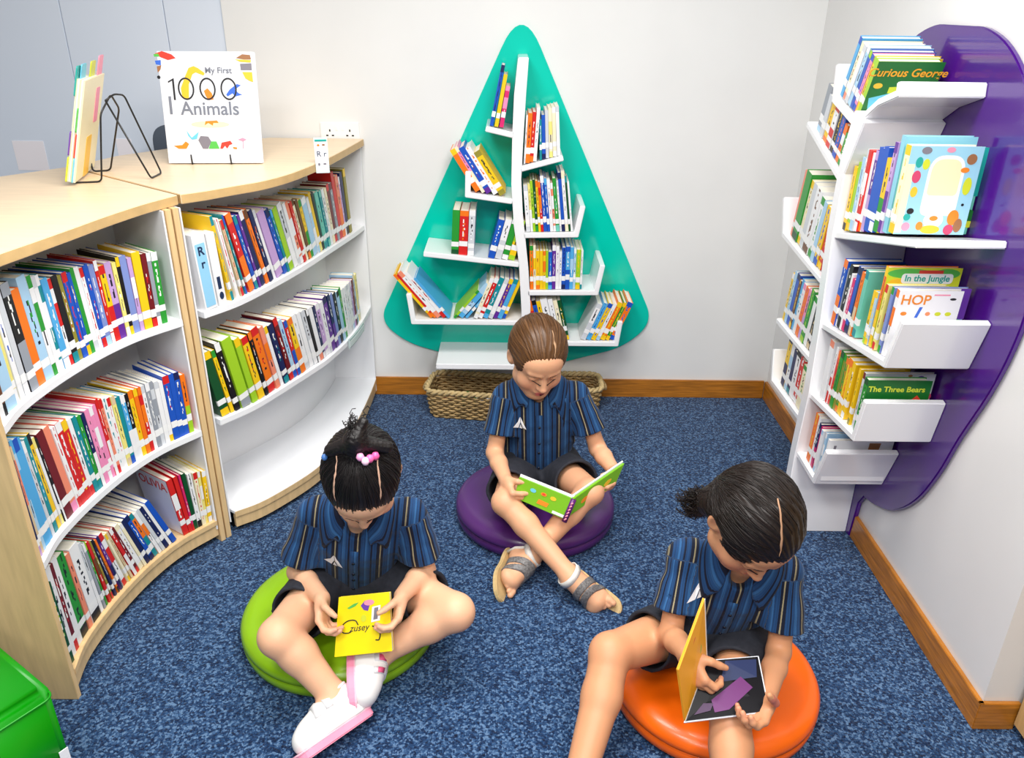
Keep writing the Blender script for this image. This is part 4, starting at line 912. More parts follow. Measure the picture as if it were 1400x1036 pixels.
# ================================================================ people: bodies as one smooth surface each
A3 = lambda *v: np.array(v, dtype=np.float64)
def unit(v): v = np.asarray(v, float); return v / np.linalg.norm(v)
class SDF:
    def __init__(s, lo, hi, h):
        s.lo = np.array(lo, float); s.h = h
        s.n = np.ceil((np.array(hi) - s.lo) / h).astype(int) + 1
        s.f = np.full(tuple(s.n), 0.2, np.float32)
    def _box(s, a, b):
        i0 = np.maximum(np.floor((a - s.lo) / s.h).astype(int), 0); i1 = np.minimum(np.ceil((b - s.lo) / s.h).astype(int) + 1, s.n)
        if np.any(i1 <= i0): return None
        sl = tuple(slice(p, q) for p, q in zip(i0, i1))
        ax = [(s.lo[k] + s.h * np.arange(i0[k], i1[k])).astype(np.float32) for k in range(3)]
        return sl, ax[0][:, None, None], ax[1][None, :, None], ax[2][None, None, :]
    def _put(s, sl, d, k, sub):
        cur = s.f[sl]
        if sub: d = -d; hh = np.maximum(k - np.abs(cur - d), 0) / max(k, 1e-6); s.f[sl] = np.maximum(cur, d) + hh * hh * k * .25
        else: hh = np.maximum(k - np.abs(cur - d), 0) / max(k, 1e-6); s.f[sl] = np.minimum(cur, d) - hh * hh * k * .25
    def cone(s, a, b, r1, r2, k=0.012, sub=False, sq=None):
        """tapered capsule; sq=(axis, factor) flattens it along axis"""
        a = np.asarray(a, float); b = np.asarray(b, float); m = max(r1, r2) * (sq[1] if sq and sq[1] > 1 else 1) + k + 3 * s.h
        B = s._box(np.minimum(a, b) - m, np.maximum(a, b) + m)
        if B is None: return s
        sl, X, Y, Z = B; ba = b - a; L2 = max(float(ba @ ba), 1e-12)
        px, py, pz = X - a[0], Y - a[1], Z - a[2]
        t = np.clip((px * ba[0] + py * ba[1] + pz * ba[2]) / L2, 0, 1)
        qx, qy, qz = px - t * ba[0], py - t * ba[1], pz - t * ba[2]
        if sq is not None:
            n = unit(sq[0]); w = (qx * n[0] + qy * n[1] + qz * n[2]) * (1 / sq[1] - 1)
            qx = qx + w * n[0]; qy = qy + w * n[1]; qz = qz + w * n[2]
            g = min(1.0, sq[1])
        else: g = 1.0
        d = (np.sqrt(qx * qx + qy * qy + qz * qz) - (r1 + (r2 - r1) * t)) * g
        s._put(sl, d.astype(np.float32), k, sub); return s
    def chain(s, pts, rs, k=0.012, sq=None, sub=False):
        for i in range(len(pts) - 1): s.cone(pts[i], pts[i + 1], rs[i], rs[i + 1], k, sub, sq)
        return s
    def ell(s, c, r, R=None, k=0.012, sub=False):
        c = np.asarray(c, float); r = np.asarray(r, float); R = np.eye(3) if R is None else R
        m = max(r) + k + 3 * s.h
        B = s._box(c - m, c + m)
        if B is None: return s
        sl, X, Y, Z = B; px, py, pz = X - c[0], Y - c[1], Z - c[2]
        q = [(px * R[0, i] + py * R[1, i] + pz * R[2, i]) / r[i] for i in range(3)]
        k0 = np.sqrt(q[0] ** 2 + q[1] ** 2 + q[2] ** 2); k1 = np.sqrt((q[0] / r[0]) ** 2 + (q[1] / r[1]) ** 2 + (q[2] / r[2]) ** 2)
        d = k0 * (k0 - 1) / np.maximum(k1, 1e-6)
        s._put(sl, d.astype(np.float32), k, sub); return s
    def coords(s):
        return [(s.lo[k] + s.h * np.arange(s.n[k])).astype(np.float32).reshape([-1 if j == k else 1 for j in range(3)]) for k in range(3)]
    def cut(s, p, n):
        """remove the side n points to"""
        X, Y, Z = s.coords(); d = (X - p[0]) * n[0] + (Y - p[1]) * n[1] + (Z - p[2]) * n[2]
        s.f = np.maximum(s.f, d.astype(np.float32)); return s
    def noise(s, amp, freq, seed, n=5):
        rr = np.random.RandomState(seed); X, Y, Z = s.coords(); v = 0
        for i in range(n):
            k = unit(rr.randn(3)) * freq * rr.uniform(.6, 1.6); v = v + np.sin(X * k[0] + Y * k[1] + Z * k[2] + rr.uniform(0, 6) + 1.3 * np.sin(X * k[1] * .7 + Z * k[0] * .6 + Y * k[2] * .5))
        s.f = s.f + (amp / n * v).astype(np.float32); return s
    def mesh(s):
        f = s.f; h = s.h; ins = f < 0
        c = ins[:-1, :-1, :-1].astype(np.int8)
        cnt = np.zeros(tuple(np.array(f.shape) - 1), np.int8)
        for i in (0, 1):
            for j in (0, 1):
                for k in (0, 1):
                    cnt += ins[i:f.shape[0] - 1 + i, j:f.shape[1] - 1 + j, k:f.shape[2] - 1 + k]
        act = (cnt > 0) & (cnt < 8)
        I = np.argwhere(act); idx = np.full(act.shape, -1, np.int32); idx[act] = np.arange(len(I))
        corners = [(i, j, k) for i in (0, 1) for j in (0, 1) for k in (0, 1)]
        V = np.stack([f[I[:, 0] + a, I[:, 1] + b, I[:, 2] + d] for a, b, d in corners], 1).astype(np.float64)
        acc = np.zeros((len(I), 3)); num = np.zeros(len(I))
        for p in range(8):
            for q in range(p + 1, 8):
                dv = np.array(corners[q]) - np.array(corners[p])
                if np.abs(dv).sum() != 1: continue
                m = (V[:, p] < 0) != (V[:, q] < 0)
                t = np.where(m, V[:, p] / np.where(m, V[:, p] - V[:, q], 1), 0)
                acc += m[:, None] * (np.array(corners[p])[None] + t[:, None] * dv[None]); num += m
        P = s.lo + h * (I + acc / num[:, None])
        F = []
        for ax in range(3):
            b, c_ = (ax + 1) % 3, (ax + 2) % 3
            sh = list(f.shape); sl0 = [slice(None)] * 3; sl1 = [slice(None)] * 3
            sl0[ax] = slice(0, sh[ax] - 1); sl1[ax] = slice(1, sh[ax])
            a0, a1 = ins[tuple(sl0)], ins[tuple(sl1)]
            ch = a0 != a1
            e = np.argwhere(ch)
            ok = (e[:, b] > 0) & (e[:, c_] > 0) & (e[:, b] < sh[b] - 1) & (e[:, c_] < sh[c_] - 1); e = e[ok]
            def cell(db, dc):
                g = e.copy(); g[:, b] -= db; g[:, c_] -= dc; return idx[g[:, 0], g[:, 1], g[:, 2]]
            q = np.stack([cell(1, 1), cell(0, 1), cell(0, 0), cell(1, 0)], 1)
            fl = ~a0[e[:, 0], e[:, 1], e[:, 2]]
            q[fl] = q[fl][:, ::-1]; F.append(q)
        F = np.concatenate(F); F = F[(F >= 0).all(1)]
        return P, F
def np_mesh(name, P, F, m, parent, col=None, extra=None, relax=1):
    for _ in range(relax):
        acc = np.zeros_like(P); n = np.zeros(len(P))
        for i in range(4):
            a, b = F[:, i], F[:, (i + 1) % 4]
            np.add.at(acc, a, P[b]); np.add.at(n, a, 1)
        P = P * 0.5 + 0.5 * acc / np.maximum(n, 1)[:, None]
    me = bpy.data.meshes.new(name)
    me.vertices.add(len(P)); me.vertices.foreach_set('co', P.astype(np.float32).ravel())
    me.loops.add(len(F) * 4); me.loops.foreach_set('vertex_index', F.astype(np.int32).ravel())
    me.polygons.add(len(F)); me.polygons.foreach_set('loop_start', np.arange(0, len(F) * 4, 4, dtype=np.int32)); me.polygons.foreach_set('loop_total', np.full(len(F), 4, np.int32))
    me.update(calc_edges=True); me.validate()
    me.polygons.foreach_set('use_smooth', np.ones(len(F), bool))
    if col is not None:
        ca = me.color_attributes.new('Col', 'FLOAT_COLOR', 'POINT'); ca.data.foreach_set('color', np.concatenate([col, np.ones((len(P), 1))], 1).astype(np.float32).ravel())
    if extra is not None:
        for k, v in extra.items(): at = me.attributes.new(k, 'FLOAT', 'POINT'); at.data.foreach_set('value', v.astype(np.float32))
    me.materials.append(m)
    o = bpy.data.objects.new(name, me); C.objects.link(o)
    return attach(o, parent), P
def seg_dist(P, a, b):
    ba = np.asarray(b) - a; t = np.clip(((P - a) @ ba) / (ba @ ba), 0, 1); return np.linalg.norm(P - a - t[:, None] * ba, axis=1), t

def skin_mat(name, tint):
    m = attr_mat(name, 0.48, 0.4); b = m.node_tree.nodes['Principled BSDF']
    b.inputs['Subsurface Weight'].default_value = 0.12; b.inputs['Subsurface Radius'].default_value = (0.012, 0.004, 0.002)
    nt = m.node_tree
    n = nt.nodes.new('ShaderNodeTexNoise'); n.inputs['Scale'].default_value = 260
    bp = nt.nodes.new('ShaderNodeBump'); bp.inputs['Strength'].default_value = 0.06; bp.inputs['Distance'].default_value = 0.001
    tc = nt.nodes.new('ShaderNodeTexCoord'); nt.links.new(tc.outputs['Object'], n.inputs['Vector']); nt.links.new(n.outputs['Fac'], bp.inputs['Height']); nt.links.new(bp.outputs['Normal'], b.inputs['Normal'])
    return m
def shirt_mat():
    m = bpy.data.materials.new('striped_shirt_cloth'); m.use_nodes = True; nt = m.node_tree; L = nt.links; b = nt.nodes['Principled BSDF']
    a = nt.nodes.new('ShaderNodeAttribute'); a.attribute_name = 'stripe'
    def mth(op, x, y=None):
        n = nt.nodes.new('ShaderNodeMath'); n.operation = op
        for i, v in enumerate((x, y)):
            if v is None: continue
            if isinstance(v, (int, float)): n.inputs[i].default_value = v
            else: L.new(v, n.inputs[i])
        return n.outputs[0]
    f = mth('FRACT', mth('MULTIPLY', a.outputs['Fac'], 1 / 0.066))
    r = nt.nodes.new('ShaderNodeValToRGB'); r.color_ramp.interpolation = 'LINEAR'; e = r.color_ramp.elements
    blue = lin((26, 66, 112)); blu2 = lin((46, 94, 144)); nav = lin((10, 18, 40)); tan = lin((150, 140, 110))
    stops = [(0.0, blue), (0.10, blue), (0.12, blu2), (0.20, blu2), (0.22, blue), (0.34, blue), (0.36, nav), (0.42, nav), (0.43, blue), (0.60, blue), (0.62, nav), (0.74, nav), (0.752, tan), (0.80, tan), (0.812, nav), (0.90, nav), (0.92, blue), (1.0, blue)]
    e[0].position, e[0].color = stops[0]; e[1].position, e[1].color = stops[-1]
    for p, c in stops[1:-1]: k = e.new(p); k.color = c
    L.new(f, r.inputs['Fac'])
    g = mth('FRACT', mth('MULTIPLY', a.outputs['Fac'], 1 / 0.0075)); g2 = mth('MULTIPLY', mth('GREATER_THAN', g, 0.72), 0.38)
    mx = nt.nodes.new('ShaderNodeMix'); mx.data_type = 'RGBA'; L.new(g2, mx.inputs['Factor']); L.new(r.outputs['Color'], mx.inputs['A']); mx.inputs['B'].default_value = nav
    L.new(mx.outputs['Result'], b.inputs['Base Color']); b.inputs['Roughness'].default_value = 0.75; b.inputs['Specular IOR Level'].default_value = 0.25; b.inputs['Sheen Weight'].default_value = 0.08
    return m
M_shirt = shirt_mat()
M_shorts = mat('charcoal_shorts', (44, 46, 54), 0.8, 0.25, noise=0.15, nscale=60, bump=0.2, bscale=500)
M_button = mat('navy_button', (20, 26, 44), 0.3)

def head_frame(yaw, pitch, roll):
    y, p, r = [math.radians(v) for v in (yaw, pitch, roll)]
    return np.array(Matrix.Rotation(y, 3, 'Z') @ Matrix.Rotation(p, 3, 'X') @ Matrix.Rotation(r, 3, 'Y'))
def add_head(S, c, R, s, nk):
    """s = scale; local x to the viewer's right, -y face, z crown"""
    P = lambda x, y, z: c + R @ (np.array([x, y, z]) * s)
    S.ell(P(0, .016, .028), A3(.088, .106, .096) * s, R, 0.01)
    S.ell(P(0, -.030, -.040), A3(.070, .070, .082) * s, R, 0.03 * s)
    S.ell(P(0, -.060, .035), A3(.062, .042, .050) * s, R, 0.025 * s)               # forehead
    S.cone(P(0, -.074, -.100), P(0, -.070, -.092), .027 * s, .03 * s, 0.025 * s)     # chin
    for q in (-1, 1):
        S.ell(P(.040 * q, -.062, -.042), A3(.032, .030, .032) * s, R, 0.02 * s)     # cheek
        S.cone(P(.050 * q, -.02, -.075), P(.018 * q, -.065, -.100), .024 * s, .02 * s, 0.03 * s)
    for q in (-1, 1):
        S.ell(P(.032 * q, -.108, .004), A3(.020, .014, .012) * s, R, 0.016 * s, True)
        S.ell(P(.032 * q, -.086, .002), A3(.017, .0135, .0125) * s, R, 0.003 * s)    # lids
        S.cone(P(.016 * q, -.100, .023), P(.046 * q, -.088, .024), .006 * s, .006 * s, 0.012 * s)
    S.chain([P(0, -.094, .010), P(0, -.104, -.012), P(0, -.117, -.030)], [.008 * s, .010 * s, .0125 * s], 0.012 * s)
    for q in (-1, 1): S.ell(P(.012 * q, -.106, -.033), A3(.009, .010, .008) * s, R, 0.007 * s)
    S.ell(P(0, -.092, -.058), A3(.026, .016, .020) * s, R, 0.014 * s)
    S.ell(P(0, -.1035, -.0600), A3(.021, .009, .0055) * s, R, 0.004 * s)
    S.ell(P(0, -.1010, -.0735), A3(.017, .010, .0062) * s, R, 0.004 * s)
    for q in (-1, 1):
        Re = R @ np.array(Matrix.Rotation(math.radians(-22 * q), 3, 'Z') @ Matrix.Rotation(math.radians(-8), 3, 'X'))
        S.ell(P(.086 * q, .012, -.012), A3(.010, .021, .034) * s, Re, 0.006 * s)
        S.ell(P(.095 * q, .008, -.008), A3(.006, .012, .020) * s, Re, 0.004 * s, True)
    S.chain([P(0, .025, -.06), nk], [.052 * s, .052], 0.03)
    return P
def add_hand(S, w, d, n, lat, curls, s=1.0, spread=0.06, thumb=(0.55, 0.75, 0.35), thumb2=(0.85, 0.15, 0.45), k=0.0035):
    d = unit(d); n = unit(np.asarray(n) - d * (np.asarray(n) @ d)); lat = unit(np.cross(d, n)) * (1 if np.cross(d, n) @ np.asarray(lat) > 0 else -1)
    offs = [.027, .0095, -.0085, -.0255]; Lk = [.070, .073, .069, .061]; fl = [(.034, .022, .017), (.037, .025, .018), (.034, .023, .017), (.026, .018, .015)]
    K = [w + s * (d * Lk[i] + lat * offs[i]) for i in range(4)]
    for i in range(4): S.cone(w + s * (lat * offs[i] * .55 + d * .008), K[i], .0155 * s, .0125 * s, 0.012, sq=(n, 0.9))
    S.cone(w + s * (d * .03 + lat * .012), w + s * (d * .055 - lat * .008), .017 * s, .016 * s, 0.012, sq=(n, .8))
    tb = w + s * (d * .014 + lat * .020 + n * .008); t1 = unit(d * thumb[0] + lat * thumb[1] + n * thumb[2]); t2 = unit(d * thumb2[0] + lat * thumb2[1] + n * thumb2[2])
    tm = tb + t1 * .038 * s; tk = tm + t2 * .027 * s; te = tk + unit(t2 * 1.0 + n * .15) * .02 * s
    S.cone(tb, tm, .0150 * s, .0108 * s, 0.012); S.cone(tm, tk, .0105 * s, .0098 * s, 0.003); S.cone(tk, te, .0100 * s, .0078 * s, 0.003)
    tips = []
    for i in range(4):
        base = curls[i] if isinstance(curls[i], (tuple, list)) else (curls[i] * .8, curls[i], curls[i] * .7)
        p = K[i]; ang = 0; dl = unit(d + lat * spread * (1.5 - i)); r = [.0104, .0096, .0088, .0074]
        if i == 3: r = [x * .88 for x in r]
        for j in range(3):
            ang += math.radians(base[j]); v = dl * math.cos(ang) + n * math.sin(ang)
            q = p + v * fl[i][j] * s
            S.cone(p, q, r[j] * s, r[j + 1] * s, k); p = q
        tips.append(p)
    return K, tips
def add_foot(S, A, d, n, L=0.19, toes=True):
    """A ankle centre, d toe direction, n up through the ankle"""
    d = unit(d); n = unit(np.asarray(n) - d * (np.asarray(n) @ d)); sd = np.cross(d, n)
    q = lambda a, b, c: A + d * a * L + sd * b * L + n * c * L
    S.cone(q(-.10, 0, -.26), q(-.06, 0, -.16), .030, .032, 0.02)
    S.chain([q(0, 0, 0), q(.20, 0, -.13), q(.42, 0, -.23)], [.034, .034, .028], 0.03)
    S.cone(q(-.02, 0, -.25), q(.40, .02, -.28), .028, .030, 0.03, sq=(n, .7))
    S.cone(q(.40, -.09, -.29), q(.42, .10, -.29), .022, .020, 0.02, sq=(n, .8))
    if toes:
        for i in range(5):
            b = -.13 + .065 * i; l = [.17, .165, .145, .12, .09][i]; r = [.0125, .0095, .009, .0085, .0085][i]
            S.chain([q(.45 - .018 * i, b, -.295), q(.45 - .018 * i + l * .6, b, -.285), q(.45 - .018 * i + l, b * 1.02, -.305)], [r * 1.05, r, r * .92], 0.004)
    return q
def sole_outline(L, grow=0.0):
    P = [(-.26, 0), (-.24, -.10), (-.10, -.155), (.15, -.15), (.40, -.20), (.58, -.21), (.70, -.13), (.72, -.02), (.66, .10), (.52, .19), (.36, .205), (.12, .15), (-.10, .15), (-.24, .10)]
    return [((a + (grow * (1 if a > 0.2 else -1) if abs(a - .2) > .35 else 0)) * L, b * L * (1 + grow * 2)) for a, b in P]

BV = {}
from mathutils.bvhtree import BVHTree
def bvh(P, F): return BVHTree.FromPolygons([tuple(p) for p in P], [tuple(f) for f in F])
def conform(tree, p, off):
    loc, nrm, i, dist = tree.find_nearest(Vector(p)); return loc + nrm * off
def ribbon(tree, pts, w, off, side, th=0.0015):
    """a flat strip lying on a surface"""
    mb = MB(); n = len(pts); a = []; b = []; c = []; d_ = []
    for i, p in enumerate(pts):
        sdv = Vector(side[i] if isinstance(side, list) else side); ww = w[i] if isinstance(w, list) else w
        a.append(conform(tree, Vector(p) - sdv * ww / 2, off)); b.append(conform(tree, Vector(p) + sdv * ww / 2, off))
        c.append(conform(tree, Vector(p) - sdv * ww / 2, off - th)); d_.append(conform(tree, Vector(p) + sdv * ww / 2, off - th))
    vs = a + b + c + d_; fs = []
    for i in range(n - 1):
        fs += [(i, i + 1, n + i + 1, n + i), (2 * n + i, 3 * n + i, 3 * n + i + 1, 2 * n + i + 1), (i, 2 * n + i, 2 * n + i + 1, i + 1), (n + i, n + i + 1, 3 * n + i + 1, 3 * n + i)]
    fs += [(0, n, 3 * n, 2 * n), (n - 1, 3 * n - 1, 4 * n - 1, 2 * n - 1)]
    mb.add(vs, fs, 0, True); return mb

def person(cfg):
    J = {k: np.array(v, float) for k, v in cfg['J'].items()}
    root = thing('person', cfg['label'], 'person', (float(J['pel'][0]), float(J['pel'][1]), 0.0))
    sc = cfg.get('scale', 1.0); hs = cfg.get('head_scale', 1.1)
    allp = np.array(list(J.values())); lo = allp.min(0) - .17; hi = allp.max(0) + .17; lo[2] = max(lo[2], -0.02)
    hi[2] = max(hi[2], J['head'][2] + .17)
    R = head_frame(*cfg['face']); armr = cfg.get('arm', (.040, .033, .0235)); legr = cfg.get('leg', (.070, .050, .034))
    up = unit(J['neck'] - J['pel']); latv = unit(J['shR'] - J['shL']); latv = unit(latv - up * (latv @ up)); fwd = np.cross(latv, up)
    if fwd[1] > 0: fwd = -fwd
    # ---------------- body
    S = SDF(lo, hi, 0.0034)
    chest = J['pel'] + (J['neck'] - J['pel']) * .68
    S.chain([J['pel'], J['pel'] + up * .10, chest, J['neck'] - up * .02], [.100, .085, .088, .052], 0.04, sq=(fwd, .70))
    S.cone(J['shL'] * .8 + J['shR'] * .2 - up * .02, J['shR'] * .8 + J['shL'] * .2 - up * .02, .030, .030, 0.03)
    hd = add_head(S, J['head'], R, hs, J['neck'] + up * .005)
    for a in 'LR':
        S.chain([J['sh' + a] - up * .012, J['sh' + a] * .45 + J['el' + a] * .55, J['el' + a]], [.026, armr[1] * .93, armr[1]], 0.02); S.cone(J['el' + a], J['el' + a] * .62 + J['wr' + a] * .38, armr[1] * .98, armr[1] * .97, 0.012); S.cone(J['el' + a] * .62 + J['wr' + a] * .38, J['wr' + a], armr[1] * .97, armr[2], 0.012)
    for a in 'LR':
        S.cone(J['hip' + a], J['kn' + a], legr[0] * 1.1, legr[1], 0.03)
        calf = J['kn' + a] * .68 + J['an' + a] * .32; bk_ = unit(J['hip' + a] - J['kn' + a])
        S.cone(J['kn' + a], calf + bk_ * .010, legr[1], legr[1] * .98, 0.02); S.cone(calf + bk_ * .010, J['an' + a], legr[1] * .96, legr[2], 0.02)
        S.ell(J['kn' + a] - bk_ * .010, A3(1, 1, 1) * legr[1] * .80, None, 0.02)
    hands = {}
    for a in 'LR':
        H = cfg['hand' + a]; hands[a] = add_hand(S, J['wr' + a], H['d'], H['n'], H['lat'], H['curl'], H.get('s', 1.0), **H.get('kw', {}))
    feet = {}
    for a in 'LR':
        if ('foot' + a) in cfg: Fd = cfg['foot' + a]; feet[a] = add_foot(S, J['an' + a], Fd['d'], Fd['n'], Fd.get('L', .19), Fd.get('toes', True))
    P, F = S.mesh(); del S
    sk = np.array(lin(cfg['skin'])[:3]); col = np.repeat(sk[None], len(P), 0)
    loc = ((P - J['head']) @ R) / hs
    def tint(mask, c, amt): 
        nonlocal col
        col = col * (1 - (mask * amt)[:, None]) + np.array(lin(c)[:3])[None] * (mask * amt)[:, None]
    g = lambda cx, cy, cz, rx, ry, rz: np.exp(-(((loc[:, 0] - cx) / rx) ** 2 + ((loc[:, 1] - cy) / ry) ** 2 + ((loc[:, 2] - cz) / rz) ** 2))
    for q in (-1, 1): tint(g(.045 * q, -.08, -.04, .026, .04, .024), (226, 132, 112), .35)
    lipm = ((np.abs(loc[:, 2] + .0665) < .0115) & (np.abs(loc[:, 0]) < .021 - np.abs(loc[:, 2] + .0665) * .6) & (loc[:, 1] < -.096)).astype(float); tint(lipm, cfg.get('lip', (196, 92, 92)), .75)
    tint(g(0, -.12, -.034, .014, .02, .012), (222, 140, 120), .25)
    for a in 'LR':
        dk = np.linalg.norm(P - J['kn' + a], axis=1); tint(np.exp(-(dk / .05) ** 2), (214, 140, 112), .22)
        for t_ in hands[a][1]: tint(np.exp(-(np.linalg.norm(P - t_, axis=1) / .012) ** 2), (226, 140, 126), .35)
        for t_ in hands[a][0]: tint(np.exp(-(np.linalg.norm(P - t_, axis=1) / .012) ** 2), (222, 140, 120), .2)
    body, Pb = np_mesh('body', P, F, skin_mat('skin_' + cfg['key'], None), root, col)
    tb = bvh(Pb, F)
    # ---------------- face details
    M_brow = mat('brow_' + cfg['key'], cfg['brow'], 0.7)
    for q in (-1, 1):
        pts = [hd(q * x, -.13, z) for x, z in ((.014, .024), (.026, .029), (.038, .029), (.050, .022))]
        ribbon(tb, pts, [.006 * hs, .007 * hs, .006 * hs, .003 * hs], 0.0012, tuple(R @ A3(0, 0, 1))).build('eyebrow', M_brow, root)
        pts = [hd(q * x, -.12, z) for x, z in ((.017, -.004), (.025, -.0085), (.033, -.0095), (.041, -.0075), (.049, -.002))]
        ribbon(tb, pts, [.0025 * hs, .004 * hs, .004 * hs, .004 * hs, .0025 * hs], 0.0016, tuple(R @ A3(0, 0, 1))).build('eyelash', mat('lash', (28, 20, 18), 0.6), root)
    if cfg.get('mouth_open'):
        pts = [hd(x, -.13, -.067) for x in (-.013, -.006, .0, .006, .013)]
        ribbon(tb, pts, [.001, .006 * hs, .008 * hs, .006 * hs, .001], 0.001, tuple(R @ A3(0, 0, 1))).build('mouth', mat('mouth_dark', (110, 34, 36), 0.5), root)
    # ---------------- shirt
    S = SDF(np.minimum.reduce([J[k] for k in ('pel', 'neck', 'shL', 'shR', 'elL', 'elR')]) - .16, np.maximum.reduce([J[k] for k in ('pel', 'neck', 'shL', 'shR', 'elL', 'elR')]) + .12, 0.0042)
    w_ = cfg.get('shirt', 1.0)
    hem = J['pel'] + up * cfg.get('hem', .02) + fwd * cfg.get('hemf', .0)
    S.chain([hem, J['pel'] + up * .13 + fwd * .01, chest + fwd * .005, J['neck'] - up * .045], [.128 * w_, .120 * w_, .118 * w_, .070], 0.05, sq=(fwd, .80))
    S.cone(J['shL'] * .9 + J['neck'] * .1 - up * .020, J['neck'] - up * .035, .044, .050, 0.05); S.cone(J['shR'] * .9 + J['neck'] * .1 - up * .020, J['neck'] - up * .035, .044, .050, 0.05)
    sl_end = {}
    for a in 'LR':
        v = J['el' + a] - J['sh' + a]; L_ = np.linalg.norm(v); v = v / L_; e = J['sh' + a] + v * (L_ * cfg.get('sleeve', .72)); sl_end[a] = (e, v)
        S.cone(J['sh' + a] * .93 + J['neck'] * .07 - up * .016, e + v * .05, .049, .068, 0.04)
        out = unit(J['sh' + a] - J['neck'])
    # fold noise, then open the ends
    S.noise(0.0055, 34, cfg['seed']); S.noise(0.0024, 90, cfg['seed'] + 3)
    X, Y, Z = S.coords()
    for a in 'LR':
        e, v = sl_end[a]
        d1 = (X - e[0]) * v[0] + (Y - e[1]) * v[1] + (Z - e[2]) * v[2]
        px, py, pz = X - e[0], Y - e[1], Z - e[2]
        rad = np.sqrt(np.maximum((px - d1 * v[0]) ** 2 + (py - d1 * v[1]) ** 2 + (pz - d1 * v[2]) ** 2, 0))
        near = rad < .085
        S.f = np.where(near & (d1 > -.02), np.maximum(S.f, d1.astype(np.float32)), S.f)
        S.cone(e - v * .030, e + v * .08, .046, .058, 0.002, True)
    S.cone(J['neck'] - up * .035, J['neck'] + up * .10, .052, .060, 0.006, True)
    S.cone(J['neck'] - up * .030 + fwd * .05, J['neck'] + up * .02 + fwd * .085, .018, .045, 0.006, True)
    P, F = S.mesh(); del S
    # stripe coordinate: across the chest on the trunk, around the arm on the sleeves
    o0 = J['pel']; u = (P - o0) @ latv
    ut = u.copy()
    for a in 'LR':
        e, v = sl_end[a]; ds, t = seg_dist(P, J['sh' + a] + v * .02, e + v * .03)
        a1 = unit(fwd - v * (fwd @ v)); a2 = np.cross(v, a1); rel = P - J['sh' + a]; rel = rel - np.outer(rel @ v, v)
        ang = np.arctan2(rel @ a2, rel @ a1) * .058
        dt, _ = seg_dist(P, J['pel'], J['neck'])
        m = (ds < .072) & (((P - J['sh' + a]) @ v) > .012) & (np.abs((P - o0) @ latv) > np.abs((J['sh' + a] - o0) @ latv) - .035)
        u = np.where(m, ang, u)
    shirt, Ps = np_mesh('shirt', P, F, M_shirt, root, None, {'stripe': u + .9}, relax=2)
    ts = bvh(Ps, F)
    # collar flaps, placket, buttons, emblem
    for sgn in (-1, 1):
        rows = []
        for i in range(15):
            th = math.radians(180 - i * (180 - 26) / 14); dr = latv * math.sin(th) * sgn - fwd * -math.cos(th)
            w = .034 + .034 * (i / 14) ** 3
            c0 = J['neck'] - up * .012
            dr = latv * math.sin(th) * sgn + fwd * math.cos(th)
            tilt_ = (math.cos(th) + 1) / 2
            def drop(rad, off):
                hit = ts.ray_cast(Vector(c0 + dr * rad + up * .16), Vector(-up), .5)
                if hit[0] is None: return conform(ts, c0 + dr * rad, off)
                return hit[0] + hit[1] * off
            inner = drop(.066, .002) + Vector(up) * (.020 - .006 * tilt_) - Vector(dr) * .006
            outp = drop(.070 + w, .006)
            midv = drop(.074 + w * .4, .012)
            rows.append([Vector(inner), midv, outp]); continue
            rows.append([Vector(inner), (Vector(inner) + outp) / 2 + Vector(up * .010), outp])
        vs = [q for r_ in rows for q in r_]; fs = []
        for i in range(14):
            for j in range(2): fs.append((i * 3 + j, i * 3 + j + 1, (i + 1) * 3 + j + 1, (i + 1) * 3 + j))
        mb = MB(); mb.add(vs, fs, 0, True); co_ = mb.build('collar', M_shirt, root)
        at_ = co_.data.attributes.new('stripe', 'FLOAT', 'POINT'); at_.data.foreach_set('value', [(.012 + .03 * j) + .9 for i in range(15) for j in range(3)])
        so = co_.modifiers.new('thick', 'SOLIDIFY'); so.thickness = 0.004; sb = co_.modifiers.new('smooth', 'SUBSURF'); sb.levels = 1; sb.render_levels = 1
    top_ = J['neck'] - up * .075; pts = [top_ * (1 - t) + (hem + up * .02) * t + fwd * .10 for t in np.linspace(0, 1, 14)]
    pl = ribbon(ts, pts, .026, 0.003, tuple(latv)).build('placket', M_shirt, root)
    n_ = len(pl.data.vertices); at_ = pl.data.attributes.new('stripe', 'FLOAT', 'POINT')
    at_.data.foreach_set('value', [((Vector(v.co) + root.location - Vector(J['pel'])).dot(Vector(latv))) + .9 + .03 for v in pl.data.vertices])
    for k in range(1, 5):
        p = conform(ts, pts[int(k * 2.6)], 0.0045)
        mb = MB(); q = MB(); fx = Vector(fwd)
        mb.tube([p - fx * .001, p + fx * .0015], .005, 12); mb.build('button', M_button, root)
    ec = np.array(cfg['emblem']); ep = J['neck'] - up * ec[1] + latv * ec[0] + fwd * .3
    es = cfg.get('emblem_size', .026)
    def econf(a, b):
        q = Vector(ep + latv * a * es + up * b * es); hit = ts.ray_cast(q, Vector(-fwd), .6)
        return hit[0] + hit[1] * .0022 if hit[0] is not None else conform(ts, q - Vector(fwd) * .1, .0022)
    mb = MB()
    for poly in ([(-1, -.7), (-.28, .2), (.05, 1.0), (.12, .3), (-.2, -.7)], [(.12, 1.0), (.95, -.7), (.45, -.55), (.18, .2)], [(-.05, -.7), (.12, -.05), (.4, -.7)]):
        cpt = (sum(p[0] for p in poly) / len(poly), sum(p[1] for p in poly) / len(poly))
        vs = [econf(*p) for p in poly] + [econf(*cpt)]; n = len(poly)
        mb.add(vs, [(i, (i + 1) % n, n) for i in range(n)])
    mb.build('emblem', mat('emblem_white', (236, 236, 240), 0.5), root)
